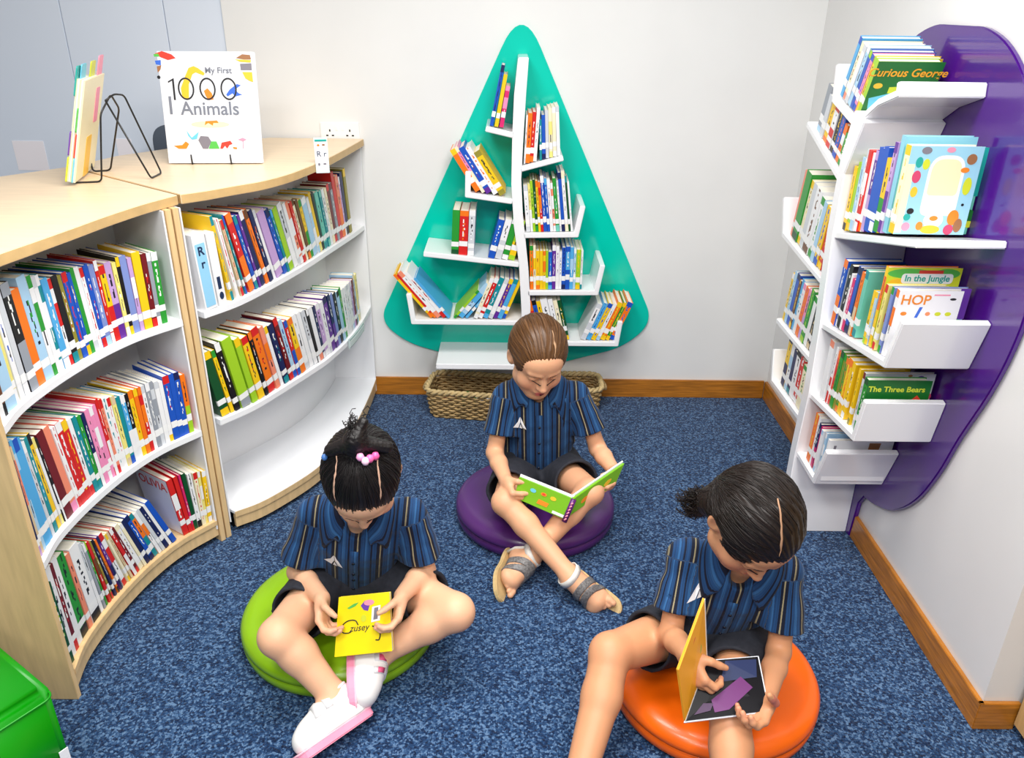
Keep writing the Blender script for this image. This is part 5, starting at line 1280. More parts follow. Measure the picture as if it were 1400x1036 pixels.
    # ---------------- shorts
    S = SDF(np.minimum.reduce([J[k] for k in ('pel', 'hipL', 'hipR', 'knL', 'knR')]) - .17, np.maximum.reduce([J[k] for k in ('pel', 'hipL', 'hipR', 'knL', 'knR')]) + .17, 0.0042)
    S.cone(J['hipL'], J['hipR'], .100, .100, 0.05); S.cone(J['pel'], J['pel'] + up * .06, .118, .112, 0.05, sq=(fwd, .85))
    ends = []
    for a in 'LR':
        v = J['kn' + a] - J['hip' + a]; L_ = np.linalg.norm(v); v = v / L_; fr_ = cfg['short' + a]; e = J['hip' + a] + v * L_ * fr_; ends.append((e, v))
        S.cone(J['hip' + a], e + v * .04, .098, cfg.get('short_r', .086), 0.04)
    S.noise(0.004, 40, cfg['seed'] + 7); S.noise(0.0015, 120, cfg['seed'] + 8)
    X, Y, Z = S.coords()
    for e, v in ends:
        d1 = (X - e[0]) * v[0] + (Y - e[1]) * v[1] + (Z - e[2]) * v[2]
        S.f = np.where(d1 > -.02, np.maximum(S.f, d1.astype(np.float32)), S.f) if cfg.get('plain_cut') else np.where((d1 > -.02) & (((X - e[0] - d1 * v[0]) ** 2 + (Y - e[1] - d1 * v[1]) ** 2 + (Z - e[2] - d1 * v[2]) ** 2) < .11 ** 2), np.maximum(S.f, d1.astype(np.float32)), S.f)
        S.cone(e - v * .04, e + v * .08, cfg.get('short_r', .086) - .010, cfg.get('short_r', .086) - .006, 0.002, True)
    zf = cfg['seat'] + 0.002
    S.f = np.maximum(S.f, np.where((X - X) + (Y - Y) + Z < zf, (zf - Z), -1).astype(np.float32) * np.ones_like(S.f))
    P, F = S.mesh(); del S
    np_mesh('shorts', P, F, M_shorts, root, None, relax=2)
    # ---------------- hair
    hc = cfg['hair']; Hf = lambda x, y, z: J['head'] + R @ (np.array([x, y, z]) * hs)
    S = SDF(J['head'] - .26, J['head'] + .26, 0.0032)
    t_ = hc.get('thick', .008)
    S.ell(Hf(0, .016, .028), A3(.088 + t_, .106 + t_, .096 + t_) * hs, R, 0.01)
    S.ell(Hf(0, .05, -.03), A3(.074 + t_, .066 + t_, .072) * hs, R, 0.03)
    # clear the face, ears and neck
    face = hc.get('face', (0, -.112, -.052, .090, .074, .118))
    S.ell(Hf(*face[:3]), A3(*face[3:]) * hs, R, 0.012, True)
    for q in (-1, 1):
        if hc.get('ears', (True, True))[0 if q < 0 else 1]: S.ell(Hf(.098 * q, -.006, -.026), A3(.030, .034, .046) * hs, R, 0.008, True)
    S.ell(Hf(0, .02, -.125), A3(.09, .08, .062) * hs, R, 0.01, True)
    for pr in hc.get('extra', []):
        pts = [Hf(*p) for p in pr[0]]; S.chain(pts, [r * hs for r in pr[1]], pr[2] if len(pr) > 2 else 0.012)
    # combed grooves towards the gathering point
    X, Y, Z = S.coords(); G = Hf(*hc['gather']); ax = unit(G - J['head'])
    b1 = unit(np.cross(ax, R @ A3(1, 0, 0.01))); b2 = np.cross(ax, b1)
    rx = (X - J['head'][0]); ry = (Y - J['head'][1]); rz = (Z - J['head'][2])
    ph = np.arctan2(rx * b2[0] + ry * b2[1] + rz * b2[2], rx * b1[0] + ry * b1[1] + rz * b1[2]); al = rx * ax[0] + ry * ax[1] + rz * ax[2]
    S.f = S.f + (0.0011 * np.sin(ph * 46 + 2 * np.sin(al * 40) + 3 * np.sin(ph * 5)) + 0.0007 * np.sin(ph * 97 + 2 * np.sin(al * 60))).astype(np.float32)
    if hc.get('wavy'): S.noise(hc['wavy'], 70, cfg['seed'] + 20)
    P, F = S.mesh(); del S
    hm = hair_mat(cfg['key'], hc['col'], hc['col2'])
    rel = P - J['head']; phv = np.arctan2(rel @ b2, rel @ b1)
    hair, Ph = np_mesh('hair', P, F, hm, root, None, {'comb': phv}, relax=1)
    th_ = bvh(Ph, F)
    # combed strands lying on the surface
    rr = random.Random(cfg['seed']); mb = MB(); cv = []
    Gd = unit(hc['gather'] - A3(0, .016, .028)); c0h = A3(0, .016, .028); wv = hc.get('wave', .004)
    for k in range(hc.get('n', 700)):
        v0 = unit(np.array([rr.gauss(0, 1), rr.gauss(-.2, 1), rr.gauss(.35, 1)]))
        if v0 @ Gd > .92: continue
        pts = []; ok = True; ph0 = rr.uniform(0, 6); om = math.acos(max(-1, min(1, v0 @ Gd))); t0 = rr.uniform(0, .35); t1 = rr.uniform(.6, 1.0); lift = rr.uniform(-.0006, .0016)
        sd_ = unit(np.cross(v0, Gd))
        for i in range(13):
            t = t0 + (t1 - t0) * i / 12; v = (math.sin((1 - t) * om) * v0 + math.sin(t * om) * Gd) / max(math.sin(om), 1e-4)
            v = unit(v + sd_ * wv * 8 * math.sin(ph0 + t * 9) * .3)
            q = Hf(*(c0h + v * A3(.097, .115, .105)))
            loc_, nr_, ix_, di_ = th_.find_nearest(Vector(q))
            if di_ > .020: ok = False; break
            pts.append(loc_ + nr_ * lift)
        if ok:
            n0 = len(mb.v); mb.tube(pts, [.0006 + .0008 * math.sin(PI * (i + .5) / 13) for i in range(13)], 3, caps=False); cv += [rr.uniform(-3, 3)] * (len(mb.v) - n0)
    if mb.v:
        so_ = mb.build('combed_strands', hm, root); so_.data.attributes.new('comb', 'FLOAT', 'POINT').data.foreach_set('value', cv)
    mb = MB()
    for pts, r in hc.get('strands', lambda *a: [])(rr, Hf, th_, tb): mb.tube(pts, r, 4, caps=False)
    if mb.v: mb.build('loose_strands', hm, root)
    for line in hc.get('partings', []):
        pts = [Hf(*p) for p in line[0]]; pts = [np.array(q) for q in crom([Vector(p) for p in pts], 5)]
        ribbon(th_, pts, [line[1] * (0.35 + 0.65 * math.sin(PI * (i + .5) / len(pts))) for i in range(len(pts))], 0.0024, tuple(R @ A3(*line[2]))).build('parting', mat('scalp_' + cfg['key'], line[3] if len(line) > 3 else (206, 164, 140), 0.6), root)
    return root, J, R, Hf, hd, feet, hands, up, latv, fwd, th_
def hair_mat(key, c1, c2):
    m = bpy.data.materials.new('hair_' + key); m.use_nodes = True; nt = m.node_tree; L = nt.links; b = nt.nodes['Principled BSDF']
    a = nt.nodes.new('ShaderNodeAttribute'); a.attribute_name = 'comb'
    n = nt.nodes.new('ShaderNodeTexNoise'); n.noise_dimensions = '1D'; n.inputs['Scale'].default_value = 14; n.inputs['Detail'].default_value = 6; n.inputs['Roughness'].default_value = .8
    L.new(a.outputs['Fac'], n.inputs['W'])
    r = nt.nodes.new('ShaderNodeValToRGB'); r.color_ramp.elements[0].position = .35; r.color_ramp.elements[1].position = .68
    r.color_ramp.elements[0].color = lin(c1); r.color_ramp.elements[1].color = lin(c2)
    L.new(n.outputs['Fac'], r.inputs['Fac']); L.new(r.outputs['Color'], b.inputs['Base Color'])
    b.inputs['Roughness'].default_value = .42; b.inputs['Specular IOR Level'].default_value = .4
    return m
def curl_strands(base, dirs, n, r, L, seed, amp=.012, spread=.02):
    def fn(rr, Hf, th, tb):
        out = []
        for k in range(n):
            b = [v + rr.uniform(-spread, spread) for v in base]; d = [v + rr.uniform(-.35, .35) for v in dirs]; l = L * rr.uniform(.5, 1.1); a = amp * rr.uniform(.4, 1.2); f = rr.uniform(14, 26) ; p0 = rr.uniform(0, 6)
            pts = []
            for i in range(12):
                t = i / 11; pts.append(Hf(b[0] + d[0] * l * t + a * t * math.sin(f * t + p0), b[1] + d[1] * l * t + a * t * math.cos(f * t + p0), b[2] + d[2] * l * t - .05 * t * t + a * t * math.sin(f * t * .8)))
            out.append((pts, r * rr.uniform(.7, 1.2)))
        return out
    return fn
def sneaker(root, q, A, d, n, L, key):
    """velcro sneaker on the foot whose frame function is q"""
    d = unit(d); n = unit(np.asarray(n) - d * (np.asarray(n) @ d)); sd = np.cross(d, n)
    S = SDF(np.asarray(A) - .24, np.asarray(A) + .24, 0.0034)
    S.cone(q(-.12, 0, -.24), q(-.05, 0, -.04), .036, .040, 0.02)
    S.chain([q(-.02, 0, -.06), q(.20, 0, -.13), q(.44, 0, -.21), q(.56, -.01, -.24)], [.038, .040, .038, .032], 0.03)
    S.cone(q(-.08, 0, -.27), q(.45, .0, -.27), .036, .044, 0.03, sq=(n, .8))
    S.cut(q(0, 0, -.33), -n)
    o_ = q(0, 0, .09); S.cut(o_, n)
    P, F = S.mesh(); del S
    up_, Pu = np_mesh('shoe', P, F, mat('shoe_white', (238, 236, 234), 0.55, bump=0.1, bscale=300), root, None, relax=2)
    t = bvh(Pu, F)
    out = round_poly(sole_outline(L, 0.06), [.05] * 14, 3)
    f3 = lambda a, b, e: Vector(q(a / L, b / L, e))
    MB().prism(out, f3, -.44, -.325).build('sole', mat('sole_pink', (242, 150, 178), 0.5), up_, bevel=0.004)
    MB().prism(round_poly(sole_outline(L, 0.08), [.05] * 14, 3), f3, -.345, -.322).build('sole_edge', mat('sole_pink_light', (246, 190, 206), 0.5), up_, bevel=0.002)
    for c, w, m in ((.16, .022, 'shoe_strap_white'), (.34, .020, 'shoe_strap_white')):
        pts = [q(c, b, .1) - n * .1 * abs(b) for b in np.linspace(-.22, .22, 11)]
        pts = [np.array(conform(t, p, 0)) for p in [q(c, .28 * math.sin(a), -.12 + .28 * math.cos(a)) for a in np.linspace(-1.3, 1.3, 11)]]
        sb = ribbon(t, pts, w, .0035, tuple(d), .003).build('strap', mat(m, (228, 226, 228), 0.5), up_)
        mid = [pts[i] for i in (7, 8, 9)]
        ribbon(t, mid, w * .8, .0045, tuple(d), .003).build('strap_tab', mat('strap_pink', (240, 96, 140), 0.5), up_)
    pts = [q(-.02 + .15 * math.cos(a), .17 * math.sin(a), .08) for a in np.linspace(0, 2 * PI, 25)[:-1]]
    pts = [conform(t, p, .001) for p in pts]
    MB().tube(pts, .005, 8, closed=True).build('ankle_cuff', mat('cuff_white', (236, 234, 232), 0.7), up_)
def sandal(root, q, A, d, n, L, shin):
    d = unit(d); n = unit(np.asarray(n) - d * (np.asarray(n) @ d))
    f3 = lambda a, b, e: Vector(q(a / L, b / L, e))
    so = MB().prism(round_poly(sole_outline(L, 0.05), [.05] * 14, 3), f3, -.475, -.405).build('sandal', mat('sandal_sole', (206, 178, 126), 0.6, noise=.1, nscale=60), root, bevel=0.003)
    def band(c, axis, w, grow, name, m, zlo=-.36, parts=None):
        S = SDF(np.asarray(A) - .2, np.asarray(A) + .2, 0.0026)
        S.cone(q(-.10, 0, -.26), q(-.06, 0, -.16), .030 + grow, .032 + grow, 0.02); S.chain([q(-.03, 0, .06), q(0, 0, 0), q(.20, 0, -.13), q(.42, 0, -.23)], [.034 + grow, .034 + grow, .034 + grow, .028 + grow], 0.03)
        S.cone(q(-.02, 0, -.25), q(.40, .02, -.28), .028 + grow, .030 + grow, 0.03, sq=(n, .7)); S.cone(q(.40, -.09, -.29), q(.46, .10, -.29), .024 + grow, .022 + grow, 0.02, sq=(n, .8))
        S.cut(np.asarray(c) + axis * w / 2, axis); S.cut(np.asarray(c) - axis * w / 2, -axis); S.cut(q(0, 0, zlo), -n)
        P, F = S.mesh(); np_mesh(name, P, F, m, so, None, relax=1)
    Ms = mat('strap_silver', (226, 224, 218), 0.5, noise=.1, nscale=90); Mg = mat('strap_grey_glitter', (110, 108, 108), 0.45, noise=.5, nscale=160)
    sd = np.cross(d, n); ax = unit(shin * .75 + n * .45 + d * .1); b1 = unit(np.cross(ax, sd)); b2 = sd
    cen = q(-.015, 0, .0) + shin * .008; rings = []
    for an in np.linspace(0, 2 * PI, 33)[:-1]:
        p = cen + b1 * math.cos(an) * .0440 + b2 * math.sin(an) * .0420
        rings.append([Vector(p + ax * w_ + (b1 * math.cos(an) + b2 * math.sin(an)) * o_) for w_, o_ in ((-.012, 0), (.012, 0), (.012, .0035), (-.012, .0035))])
    mb = MB(); nR = len(rings); vs = [v_ for r_ in rings for v_ in r_]
    mb.add(vs, [(i * 4 + k, i * 4 + (k + 1) % 4, ((i + 1) % nR) * 4 + (k + 1) % 4, ((i + 1) % nR) * 4 + k) for i in range(nR) for k in range(4)], 0, True)
    mb.build('ankle_strap', Ms, so)
    hb = MB()
    for sg in (-1, 1): hb.tube([q(-.14, sg * .12, -.40), q(-.13, sg * .165, -.22), q(-.05, sg * .175, -.01)], .006, 6)
    hb.build('heel_strap', Ms, so)
    band(q(.20, 0, -.17), unit(d * .95 - n * .2), .026, .004, 'strap', Mg); band(q(.345, 0, -.22), d, .020, .005, 'strap', Mg)
def slab4(c, th, mb=None, mi=0):
    """slab over the four corners c (counter-clockwise), thickness th along the normal"""
    c = [Vector(p) for p in c]; nn = (c[1] - c[0]).cross(c[3] - c[0]).normalized() * th
    mb = mb or MB(); mb.add(c + [p + nn for p in c], [(0, 1, 2, 3), (7, 6, 5, 4), (0, 4, 5, 1), (1, 5, 6, 2), (2, 6, 7, 3), (3, 7, 4, 0)], mi); return mb
def quadmap(c):
    c = [Vector(p) for p in c]; nn = (c[1] - c[0]).cross(c[3] - c[0]).normalized()
    return lambda a, b, e: (c[0] * (1 - a) + c[1] * a) * (1 - b) + (c[3] * (1 - a) + c[2] * a) * b + nn * e

SK_M, SK_L, SK_R = (228, 172, 134), (234, 182, 146), (212, 152, 112)
# ---------------------------------------------------------------- the girl in the middle
mid_cfg = dict(key='brown', seed=5, label='girl with brown tied-back hair reading an open green board book on the purple cushion',
  J=dict(pel=(.13, 2.80, .215), neck=(.117, 2.735, .600), head=(.109, 2.672, .742), shL=(-.008, 2.74, .558), shR=(.272, 2.74, .562), elL=(-.045, 2.68, .330), wrL=(.000, 2.492, .322), elR=(.352, 2.70, .342), wrR=(.402, 2.565, .325),
         hipL=(.055, 2.79, .19), hipR=(.205, 2.79, .19), knL=(-.004, 2.445, .262), knR=(.305, 2.46, .30), anL=(.230, 2.232, .096), anR=(.092, 2.358, .084)),
  face=(12, 30, 2), skin=SK_M, brow=(120, 84, 54), lip=(206, 84, 96), mouth_open=True, seat=.094,
  handL=dict(d=(.24, -.84, -.42), n=(.96, .24, -.12), lat=(0, 0, 1), curl=[(78, 14, 8), (80, 16, 8), (82, 18, 8), (84, 20, 8)], kw=dict(thumb=(.5, .6, .35), thumb2=(.25, .1, .95))),
  handR=dict(d=(-.25, -.75, -.35), n=(-.80, .15, .35), lat=(.2, 0, 1), curl=[40, 44, 48, 50], kw=dict(thumb=(.6, .5, .2), thumb2=(.6, .1, .6))),
  footL=dict(d=(.086, -.100, -.030), n=(-.55, -.32, .72), L=.235), footR=dict(d=(-.035, -.17, -.015), n=(.80, .42, .42), L=.225),
  leg=(.066, .045, .030), shortL=.72, shortR=.62, emblem=(-.072, .115), sleeve=.66, hem=-.01,
  hair=dict(col=(58, 34, 16), col2=(120, 82, 46), gather=(0, .14, -.02), thick=.008, face=(0.0, -.116, -.046, .092, .078, .112),
            extra=[([(0, .12, -.02), (0, .15, -.06), (.01, .15, -.14)], [.030, .032, .014])], partings=[([(.030, -.085, .092), (.030, -.045, .122), (.026, 0, .134)], .006, (1, 0, 0), (186, 146, 110))]))
root, J, R, Hf, hd, feet, hands, up, latv, fwd, th_ = person(mid_cfg)
for a in 'LR': sandal(root, feet[a], J['an' + a], mid_cfg['foot' + a]['d'], mid_cfg['foot' + a]['n'], mid_cfg['foot' + a]['L'], unit(J['kn' + a] - J['an' + a]))
MB().tube([Hf(.032 * math.cos(a), .125, -.02 + .032 * math.sin(a)) for a in np.linspace(0, 2 * PI, 17)[:-1]], .006, 8, closed=True).build('hair_tie', mat('hair_tie_navy', (24, 30, 60), .6), root)
gb = thing('board_book', 'open green board book with purple spine held by the girl in the middle', 'book', (.2, 2.43, .22))
TL, TR, BR2, BL2 = (.048, 2.498, .336), (.241, 2.42, .295), (.211, 2.40, .220), (.030, 2.478, .260)
TO, BO = (.436, 2.552, .364), (.405, 2.532, .289)
def nearer(p, k=.982): return (p[0] * k, p[1] * k, 1.9 - (1.9 - p[2]) * k)
TL, TR, BR2, BL2, TO, BO = [nearer(p) for p in (TL, TR, BR2, BL2, TO, BO)]
M_gc = mat('green_cover', (122, 186, 36), .3)
slab4([BL2, BR2, TR, TL], -.009).build('front_cover', M_gc, gb, bevel=.001); slab4([BR2, BO, TO, TR], -.009).build('back_cover', M_gc, gb, bevel=.001)
lf = quadmap([BL2, BR2, TR, TL])
art(lambda a, b, e: lf(a, b, e), gb, [('sky', ell(.30, .66, .055, .09)), ('orange', ell(.50, .68, .055, .08)), ('yellow', ell(.68, .66, .055, .09)), ('red', ell(.50, .68, .03, .05)), ('orange', [(.42, .18), (.62, .18), (.64, .38), (.44, .40)]), ('white', [(.74, .05), (.97, .05), (.97, .17), (.74, .17)])])
rf_ = quadmap([BR2, BO, TO, TR]); art(lambda a, b, e: rf_(a, b, e), gb, [('teal', ell(.5, .5, .1, .2)), ('yellow', ell(.75, .5, .07, .15)), ('orange', ell(.3, .45, .06, .15))])
sp = Vector(TR) - Vector(BR2); m0 = Vector(BR2)
spn = MB(); spn.tube([m0 - sp * .04 + Vector((0, -.003, -.003)), m0 + sp * 1.04 + Vector((0, -.003, -.003))], .010, 10); spn.build('spine', mat('spine_purple', (92, 22, 110), .35), gb)
mbs = MB()
for k, c in enumerate(range(6)):
    p = m0 + sp * (.12 + .15 * k) + Vector((-.002, -.013, .0)); mbs.tube([p - Vector((.004, 0, .003)), p + Vector((.004, 0, .003))], .0028, 6)
mbs.build('spine_letters', PR['pink'], gb)
inner = MB(); slab4([tuple(Vector(p) + Vector((.004, .012, .004))) for p in (BL2, BR2, TR, TL)], -.006, inner); slab4([tuple(Vector(p) + Vector((-.004, .010, .004))) for p in (BR2, BO, TO, TR)], -.006, inner); inner.build('board_pages', PR['white'], gb)

# ---------------------------------------------------------------- the girl on the left
left_cfg = dict(key='black', seed=9, label='girl with black hair in pink hair ties reading a yellow book on the green cushion',
  J=dict(pel=(-.485, 2.14, .215), neck=(-.435, 1.985, .540), head=(-.394, 1.885, .715), shL=(-.582, 2.01, .512), shR=(-.276, 2.01, .515), elL=(-.645, 2.015, .285), wrL=(-.532, 1.850, .322), elR=(-.250, 2.01, .300), wrR=(-.300, 1.855, .330),
         hipL=(-.57, 2.11, .19), hipR=(-.41, 2.11, .19), knL=(-.641, 1.757, .262), knR=(-.147, 1.865, .262), anL=(-.482, 1.695, .095), anR=(-.372, 1.826, .135)),
  face=(4, 56, 0), skin=SK_L, brow=(40, 28, 22), lip=(206, 110, 106), seat=.094,
  handL=dict(d=(.12, -.72, -.62), n=(.92, .0, .30), lat=(0, -.3, 1), curl=[(30, 40, 30), (32, 42, 30), (36, 44, 30), (40, 46, 30)], s=.95, kw=dict(thumb=(.55, .55, .5), thumb2=(.75, .1, .75))),
  handR=dict(d=(-.12, -.72, -.62), n=(-.92, .0, .30), lat=(0, -.3, 1), curl=[(30, 40, 30), (32, 42, 30), (36, 44, 30), (40, 46, 30)], s=.95, kw=dict(thumb=(.55, .55, .5), thumb2=(.75, .1, .75))),
  footL=dict(d=(-.74, -.66, -.08), n=(-.42, .60, .62), L=.225, toes=False), footR=dict(d=(.16, -.88, -.30), n=(.62, .74, .22), L=.215, toes=False),
  leg=(.070, .054, .036), shortL=.66, shortR=.66, emblem=(-.060, .135), emblem_size=.030, sleeve=.74, hem=-.01,
  hair=dict(col=(10, 9, 10), col2=(34, 28, 28), gather=(0, .06, .14), thick=.009, face=(0.0, -.124, -.056, .088, .078, .108),
            extra=[([(0, .055, .115), (.0, .085, .150)], [.030, .026]), ([(-.06, .06, .115), (0, .075, .142), (.07, .065, .115)], [.016, .022, .016]), ([(0, .08, .15), (.02, .12, .165)], [.022, .012])], wavy=.0008,
            strands=curl_strands((0.0, .09, .155), (0.1, .6, .55), 60, .0012, .06, 3, .01, .018),
            partings=[([(-.046, .045, .128), (-.056, -.01, .122), (-.058, -.062, .090)], .006, (1, 0, 0)), ([(.050, .045, .126), (.056, -.01, .121), (.056, -.062, .090)], .006, (1, 0, 0))]))
root, J, R, Hf, hd, feet, hands, up, latv, fwd, th_ = person(left_cfg)
for a in 'LR': sneaker(root, feet[a], J['an' + a], left_cfg['foot' + a]['d'], left_cfg['foot' + a]['n'], left_cfg['foot' + a]['L'], 'w')
def torus_at(c, r, t, name, m, axis):
    ax = unit(R @ A3(*axis)); b1 = unit(np.cross(ax, A3(.3, .2, 1))); b2 = np.cross(ax, b1); c = Hf(*c)
    MB().tube([c + (b1 * math.cos(a) + b2 * math.sin(a)) * r for a in np.linspace(0, 2 * PI, 17)[:-1]], t, 8, closed=True).build(name, m, root)
torus_at((0.0, .085, .150), .024, .0065, 'hair_tie', mat('tie_lilac', (214, 160, 222), .5), (0, .7, .7))
for k, (x, y, z, c) in enumerate([(.012, .040, .150, (252, 170, 214)), (.034, .036, .146, (246, 110, 170)), (.046, .042, .140, (240, 96, 160)), (.024, .030, .150, (255, 214, 236))]):
    mb = MB(); c3 = Hf(x, y, z); mb.lathe([(0, -.011), (.007, -.009), (.011, 0), (.007, .009), (0, .011)], tuple(c3), 14); mb.build('hair_bobble', mat('bobble_%d' % k, c, .3), root)
mb = MB(); mb.lathe([(0, -.009), (.006, -.007), (.009, 0), (.006, .007), (0, .009)], tuple(Hf(-.078, .045, .098)), 14); mb.build('hair_bobble', mat('bobble_blue', (70, 120, 190), .3), root)
yb_ = thing('picture_book', 'yellow picture book lying on the lap of the girl on the green cushion', 'book', (-.41, 1.79, .2))
q4 = [(-.487, 1.750, .193), (-.320, 1.750, .2176), (-.334, 1.845, .350), (-.482, 1.845, .330)]
slab4(q4, -.0022).build('cover', mat('yellow_cover', (250, 226, 8), .28), yb_, bevel=.0008)
nv_ = (Vector(q4[1]) - Vector(q4[0])).cross(Vector(q4[3]) - Vector(q4[0])).normalized()
dn = [Vector(p) - nv_ * .0023 for p in q4]; cc = sum(dn, Vector()) / 4; dn2 = [p.lerp(cc, .012) for p in dn]
slab4(dn2, -.016).build('pages', mat('paper', (240, 236, 226)), yb_)
slab4([Vector(p) - nv_ * .0185 for p in q4], -.0022).build('cover', mat('yellow_cover', (250, 226, 8)), yb_, bevel=.0008)
yf = quadmap(q4)
art(yf, yb_, [('green', [(.18, .80), (.30, .86), (.40, .88), (.34, .82), (.22, .78)]), ('purple', [(.44, .82), (.52, .90), (.62, .84), (.58, .72), (.50, .74), (.47, .78)]), ('pink', ell(.60, .86, .10, .05)), ('white', [(.64, .52), (.80, .54), (.82, .80), (.66, .78)]), ('grey', [(.68, .56), (.76, .57), (.78, .77), (.70, .76)]), ('lime', ell(.50, .60, .05, .06))])
def inkline(pts, r, nm): MB().tube([yf(a, b, .0015) for a, b in [tuple(p) for p in crom(V2(pts), 6)]], r, 6).build(nm, M_ink, yb_)
inkline([(.40, .50), (.34, .58), (.20, .58), (.10, .50), (.12, .40), (.22, .38), (.28, .40)], .0016, 'lettering_swash')
inkline([(.66, .46), (.74, .42), (.80, .32), (.78, .22), (.72, .22)], .0018, 'lettering_swash')
def yt(a, b, e): return yf(.42 - a / .165, .44 - b / .165, .0008 + e)

attach(text_mesh('zusey', .026, lambda a, b, e: yf(.42 + a / .165, .40 + b / .165, .0008 + e), 'lettering', M_ink, None, .0003, 'CENTER', .25), yb_)
# ---------------------------------------------------------------- the girl on the right
right_cfg = dict(key='dark', seed=14, label='girl with dark wavy ponytail reading a large open book on the orange cushion',
  J=dict(pel=(.64, 1.92, .215), neck=(.640, 1.765, .548), head=(.618, 1.668, .728), shL=(.500, 1.83, .505), shR=(.768, 1.755, .510), elL=(.462, 1.725, .312), wrL=(.470, 1.575, .385), elR=(.752, 1.68, .297), wrR=(.672, 1.515, .300),
         hipL=(.56, 1.89, .19), hipR=(.72, 1.87, .19), knL=(.291, 1.680, .285), knR=(.590, 1.545, .250), anL=(.178, 1.385, .08), anR=(.545, 1.235, .07)),
  face=(14, 50, 4), skin=SK_R, brow=(36, 26, 22), lip=(190, 100, 92), seat=.094,
  handL=dict(d=(.30, -.62, -.62), n=(.72, .42, -.25), lat=(.3, -.4, .8), curl=[(40, 55, 40), (42, 58, 40), (45, 60, 40), (48, 60, 40)], kw=dict(thumb=(.5, .6, .4), thumb2=(.6, .1, .8))),
  handR=dict(d=(-.50, -.62, -.22), n=(-.35, .25, .90), lat=(.9, -.4, 0), curl=[(30, 40, 30), (34, 44, 30), (38, 46, 30), (40, 46, 30)], kw=dict(thumb=(.4, .8, .5), thumb2=(.3, .2, .9))),
  footL=dict(d=(-.3, -.9, -.1), n=(0, -.1, 1), L=.215), footR=dict(d=(0, -1, -.05), n=(0, -.05, 1), L=.215),
  leg=(.072, .054, .036), shortL=.56, shortR=.66, emblem=(-.094, .078), sleeve=.70, hem=-.01,
  hair=dict(col=(14, 9, 7), col2=(34, 21, 15), gather=(-.06, .10, -.01), thick=.012, face=(-.01, -.122, -.066, .080, .080, .110), ears=(True, False), wavy=.0022,
            extra=[([(-.040, .080, -.015), (-.064, .066, -.050), (-.072, .050, -.095)], [.030, .032, .018]), ([(.082, -.03, .03), (.088, -.01, -.05), (.080, .03, -.09)], [.026, .024, .016])],
            wave=.010, strands=curl_strands((-.064, .068, -.045), (-.22, .05, -.55), 260, .0012, .065, 4, .010, .022),
            partings=[([(-.014, .040, .138), (-.018, -.02, .136), (-.014, -.085, .100)], .0055, (1, 0, 0), (176, 134, 104))]))
root, J, R, Hf, hd, feet, hands, up, latv, fwd, th_ = person(right_cfg)
ob_ = thing('picture_book', 'large open book with a dark glossy page and an orange page on the right girl', 'book', (.55, 1.53, .2))
sb, st = Vector((.456, 1.46, .276)), Vector((.529, 1.585, .353)); br_, tr_ = Vector((.661, 1.467, .306)), Vector((.661, 1.592, .362)); ot, obv = Vector((.498, 1.58, .5625)), Vector((.420, 1.455, .450))
pg = [sb, br_, tr_, st]
slab4(pg, -.003).build('page', mat('black_gloss_page', (8, 6, 14), .35, .2), ob_)
nn = (br_ - sb).cross(st - sb).normalized()
cpg = sum(pg, Vector()) / 4; pgo = [cpg + (p - cpg) * 1.045 for p in pg]
slab4([p - nn * .0035 for p in pgo], -.008).build('back_cover', mat('book_white_cover', (246, 248, 252)), ob_, bevel=.001)
pf = quadmap(pg)
PR['violet'] = flatmat('violet', (100, 20, 104)); PR['deepblue'] = flatmat('deepblue', (12, 34, 84)); PR['dull'] = flatmat('dull', (44, 74, 90)); PR['dkv'] = flatmat('dkviolet', (62, 18, 74))
for k in ('violet', 'deepblue', 'dull', 'dkv'): PR[k].node_tree.nodes['Principled BSDF'].inputs['Roughness'].default_value = .4
art(pf, ob_, [('deepblue', [(.34, .60), (.92, .62), (.96, .95), (.36, .97)]), ('dull', [(.46, .68), (.80, .70), (.82, .88), (.48, .90)]), ('deepblue', [(.50, .71), (.77, .73), (.78, .85), (.52, .87)]), ('violet', [(.26, .30), (.66, .66), (.84, .44), (.52, .10), (.34, .08)]), ('dkv', [(.08, .08), (.28, .12), (.30, .24), (.16, .26)])])
lp_ = [sb, st, ot, obv]
n3 = (st - sb).cross(obv - sb).normalized()
if n3.dot(Vector((0, 0, 1.9)) - sb) < 0: lp_ = [sb, obv, ot, st]; n3 = -n3
slab4(lp_, -.004).build('front_cover', mat('orange_page', (250, 176, 40), .3), ob_, bevel=.0008)
slab4([p - n3 * .0042 for p in lp_], -.0022).build('page', mat('orange_page', (250, 176, 40)), ob_)
for pa, pb, pc in ((st, ot, obv), (sb, st, obv)):
    wv_ = (pc - pa) if pa is sb else (sb - st); wv_ = wv_ - (pb - pa) * (wv_.dot(pb - pa) / (pb - pa).length_squared); wv_ = wv_.normalized() * .0045
    MB().add([pa + n3 * .0006, pb + n3 * .0006, pb + wv_ + n3 * .0006, pa + wv_ + n3 * .0006, pa, pb, pb + wv_, pa + wv_], [(0, 1, 2, 3), (7, 6, 5, 4), (0, 4, 5, 1), (1, 5, 6, 2), (2, 6, 7, 3), (3, 7, 4, 0)]).build('page_edge', PR['white'], ob_)
of = quadmap(lp_)
art(of, ob_, [('lime', ell(.64, .60, .08, .12)), ('red', ell(.56, .78, .06, .07)), ('green', ell(.72, .48, .06, .07)), ('pink', ell(.76, .72, .05, .05)), ('yellow', ell(.5, .42, .1, .08))])
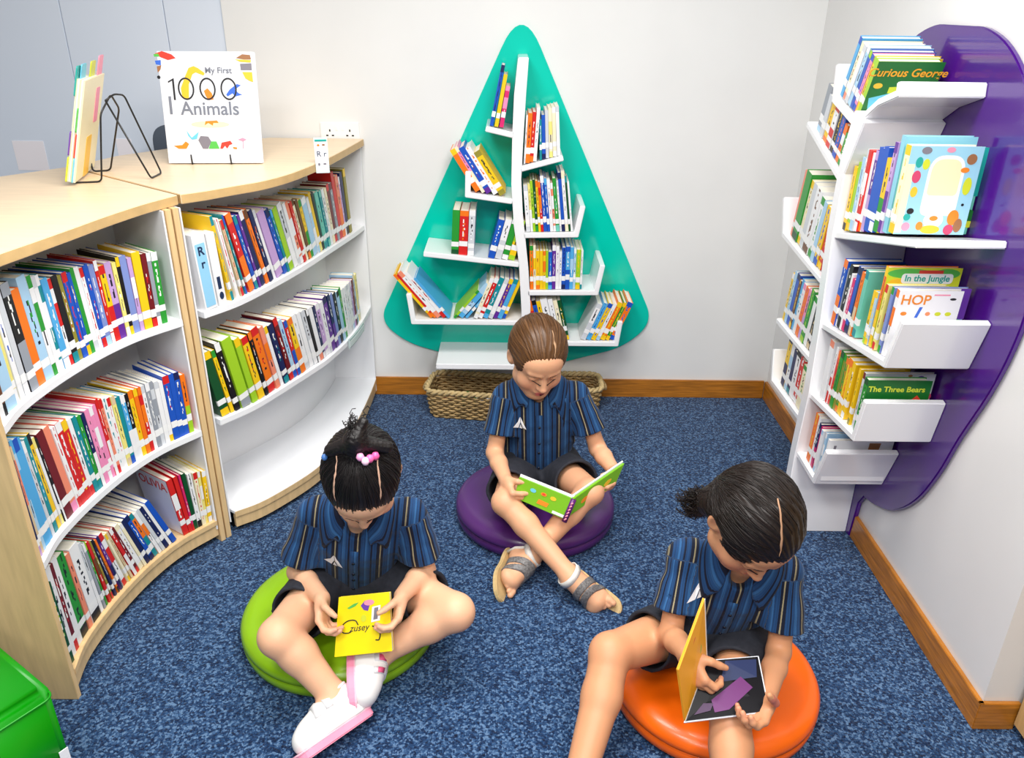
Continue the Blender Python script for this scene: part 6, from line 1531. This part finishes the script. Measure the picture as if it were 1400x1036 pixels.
# ================================================================ light and camera
w = bpy.data.worlds.new('world'); bpy.context.scene.world = w; w.use_nodes = True
bg = w.node_tree.nodes['Background']; bg.inputs['Color'].default_value = (0.93, 0.96, 1.0, 1); bg.inputs['Strength'].default_value = 0.29
def area(name, loc, rot, sx, sy, power, col=(1, 1, 1)):
    l = bpy.data.lights.new(name, 'AREA'); l.shape = 'RECTANGLE'; l.size = sx; l.size_y = sy; l.energy = power; l.color = col
    o = bpy.data.objects.new(name, l); C.objects.link(o); o.location = loc; o.rotation_euler = rot; return o
area('overhead_light', (-0.55, 1.9, 2.95), (0, 0, 0), 0.6, 0.6, 36, (1, 0.98, 0.95))
area('overhead_light', (0.3, 2.0, 2.95), (0, 0, 0), 0.6, 0.6, 36, (1, 0.98, 0.95))
area('overhead_light', (-0.8, 0.3, 2.95), (0, 0, 0), 0.6, 0.6, 38, (1, 0.98, 0.95))
area('overhead_light', (0.7, 0.2, 2.95), (0, 0, 0), 0.6, 0.6, 38, (1, 0.98, 0.95))
area('overhead_light', (-0.6, -0.9, 2.95), (0, 0, 0), 0.6, 0.6, 34, (1, 0.98, 0.95))  # unseen fill added above and behind the camera to brighten the foreground
area('overhead_light', (0.7, -0.9, 2.95), (0, 0, 0), 0.6, 0.6, 34, (1, 0.98, 0.95))  # second added fill, lifts the front cushion and the girls' fronts
sc = bpy.context.scene
cam = bpy.data.cameras.new('camera'); co = bpy.data.objects.new('camera', cam); C.objects.link(co)
cam.sensor_width = 36.0; cam.lens = 36.0 * 1099.95 / 1400.0; cam.clip_start = 0.02
th, ps, ro = 0.4384, 0.0065, 0.0136
fwd = Vector((math.sin(ps) * math.cos(th), math.cos(ps) * math.cos(th), -math.sin(th))); right = Vector((math.cos(ps), -math.sin(ps), 0)); up_ = right.cross(fwd)
r2 = right * math.cos(ro) + up_ * math.sin(ro); u2 = up_ * math.cos(ro) - right * math.sin(ro)
Mx = Matrix((r2, u2, -fwd)).transposed().to_4x4(); Mx.translation = Vector((0, 0, 1.9)); co.matrix_world = Mx
sc.camera = co
sc.view_settings.view_transform = 'Standard'; sc.view_settings.look = 'None'; sc.view_settings.gamma = 1.0; sc.view_settings.exposure = 0.0
sc.view_settings.use_curve_mapping = False
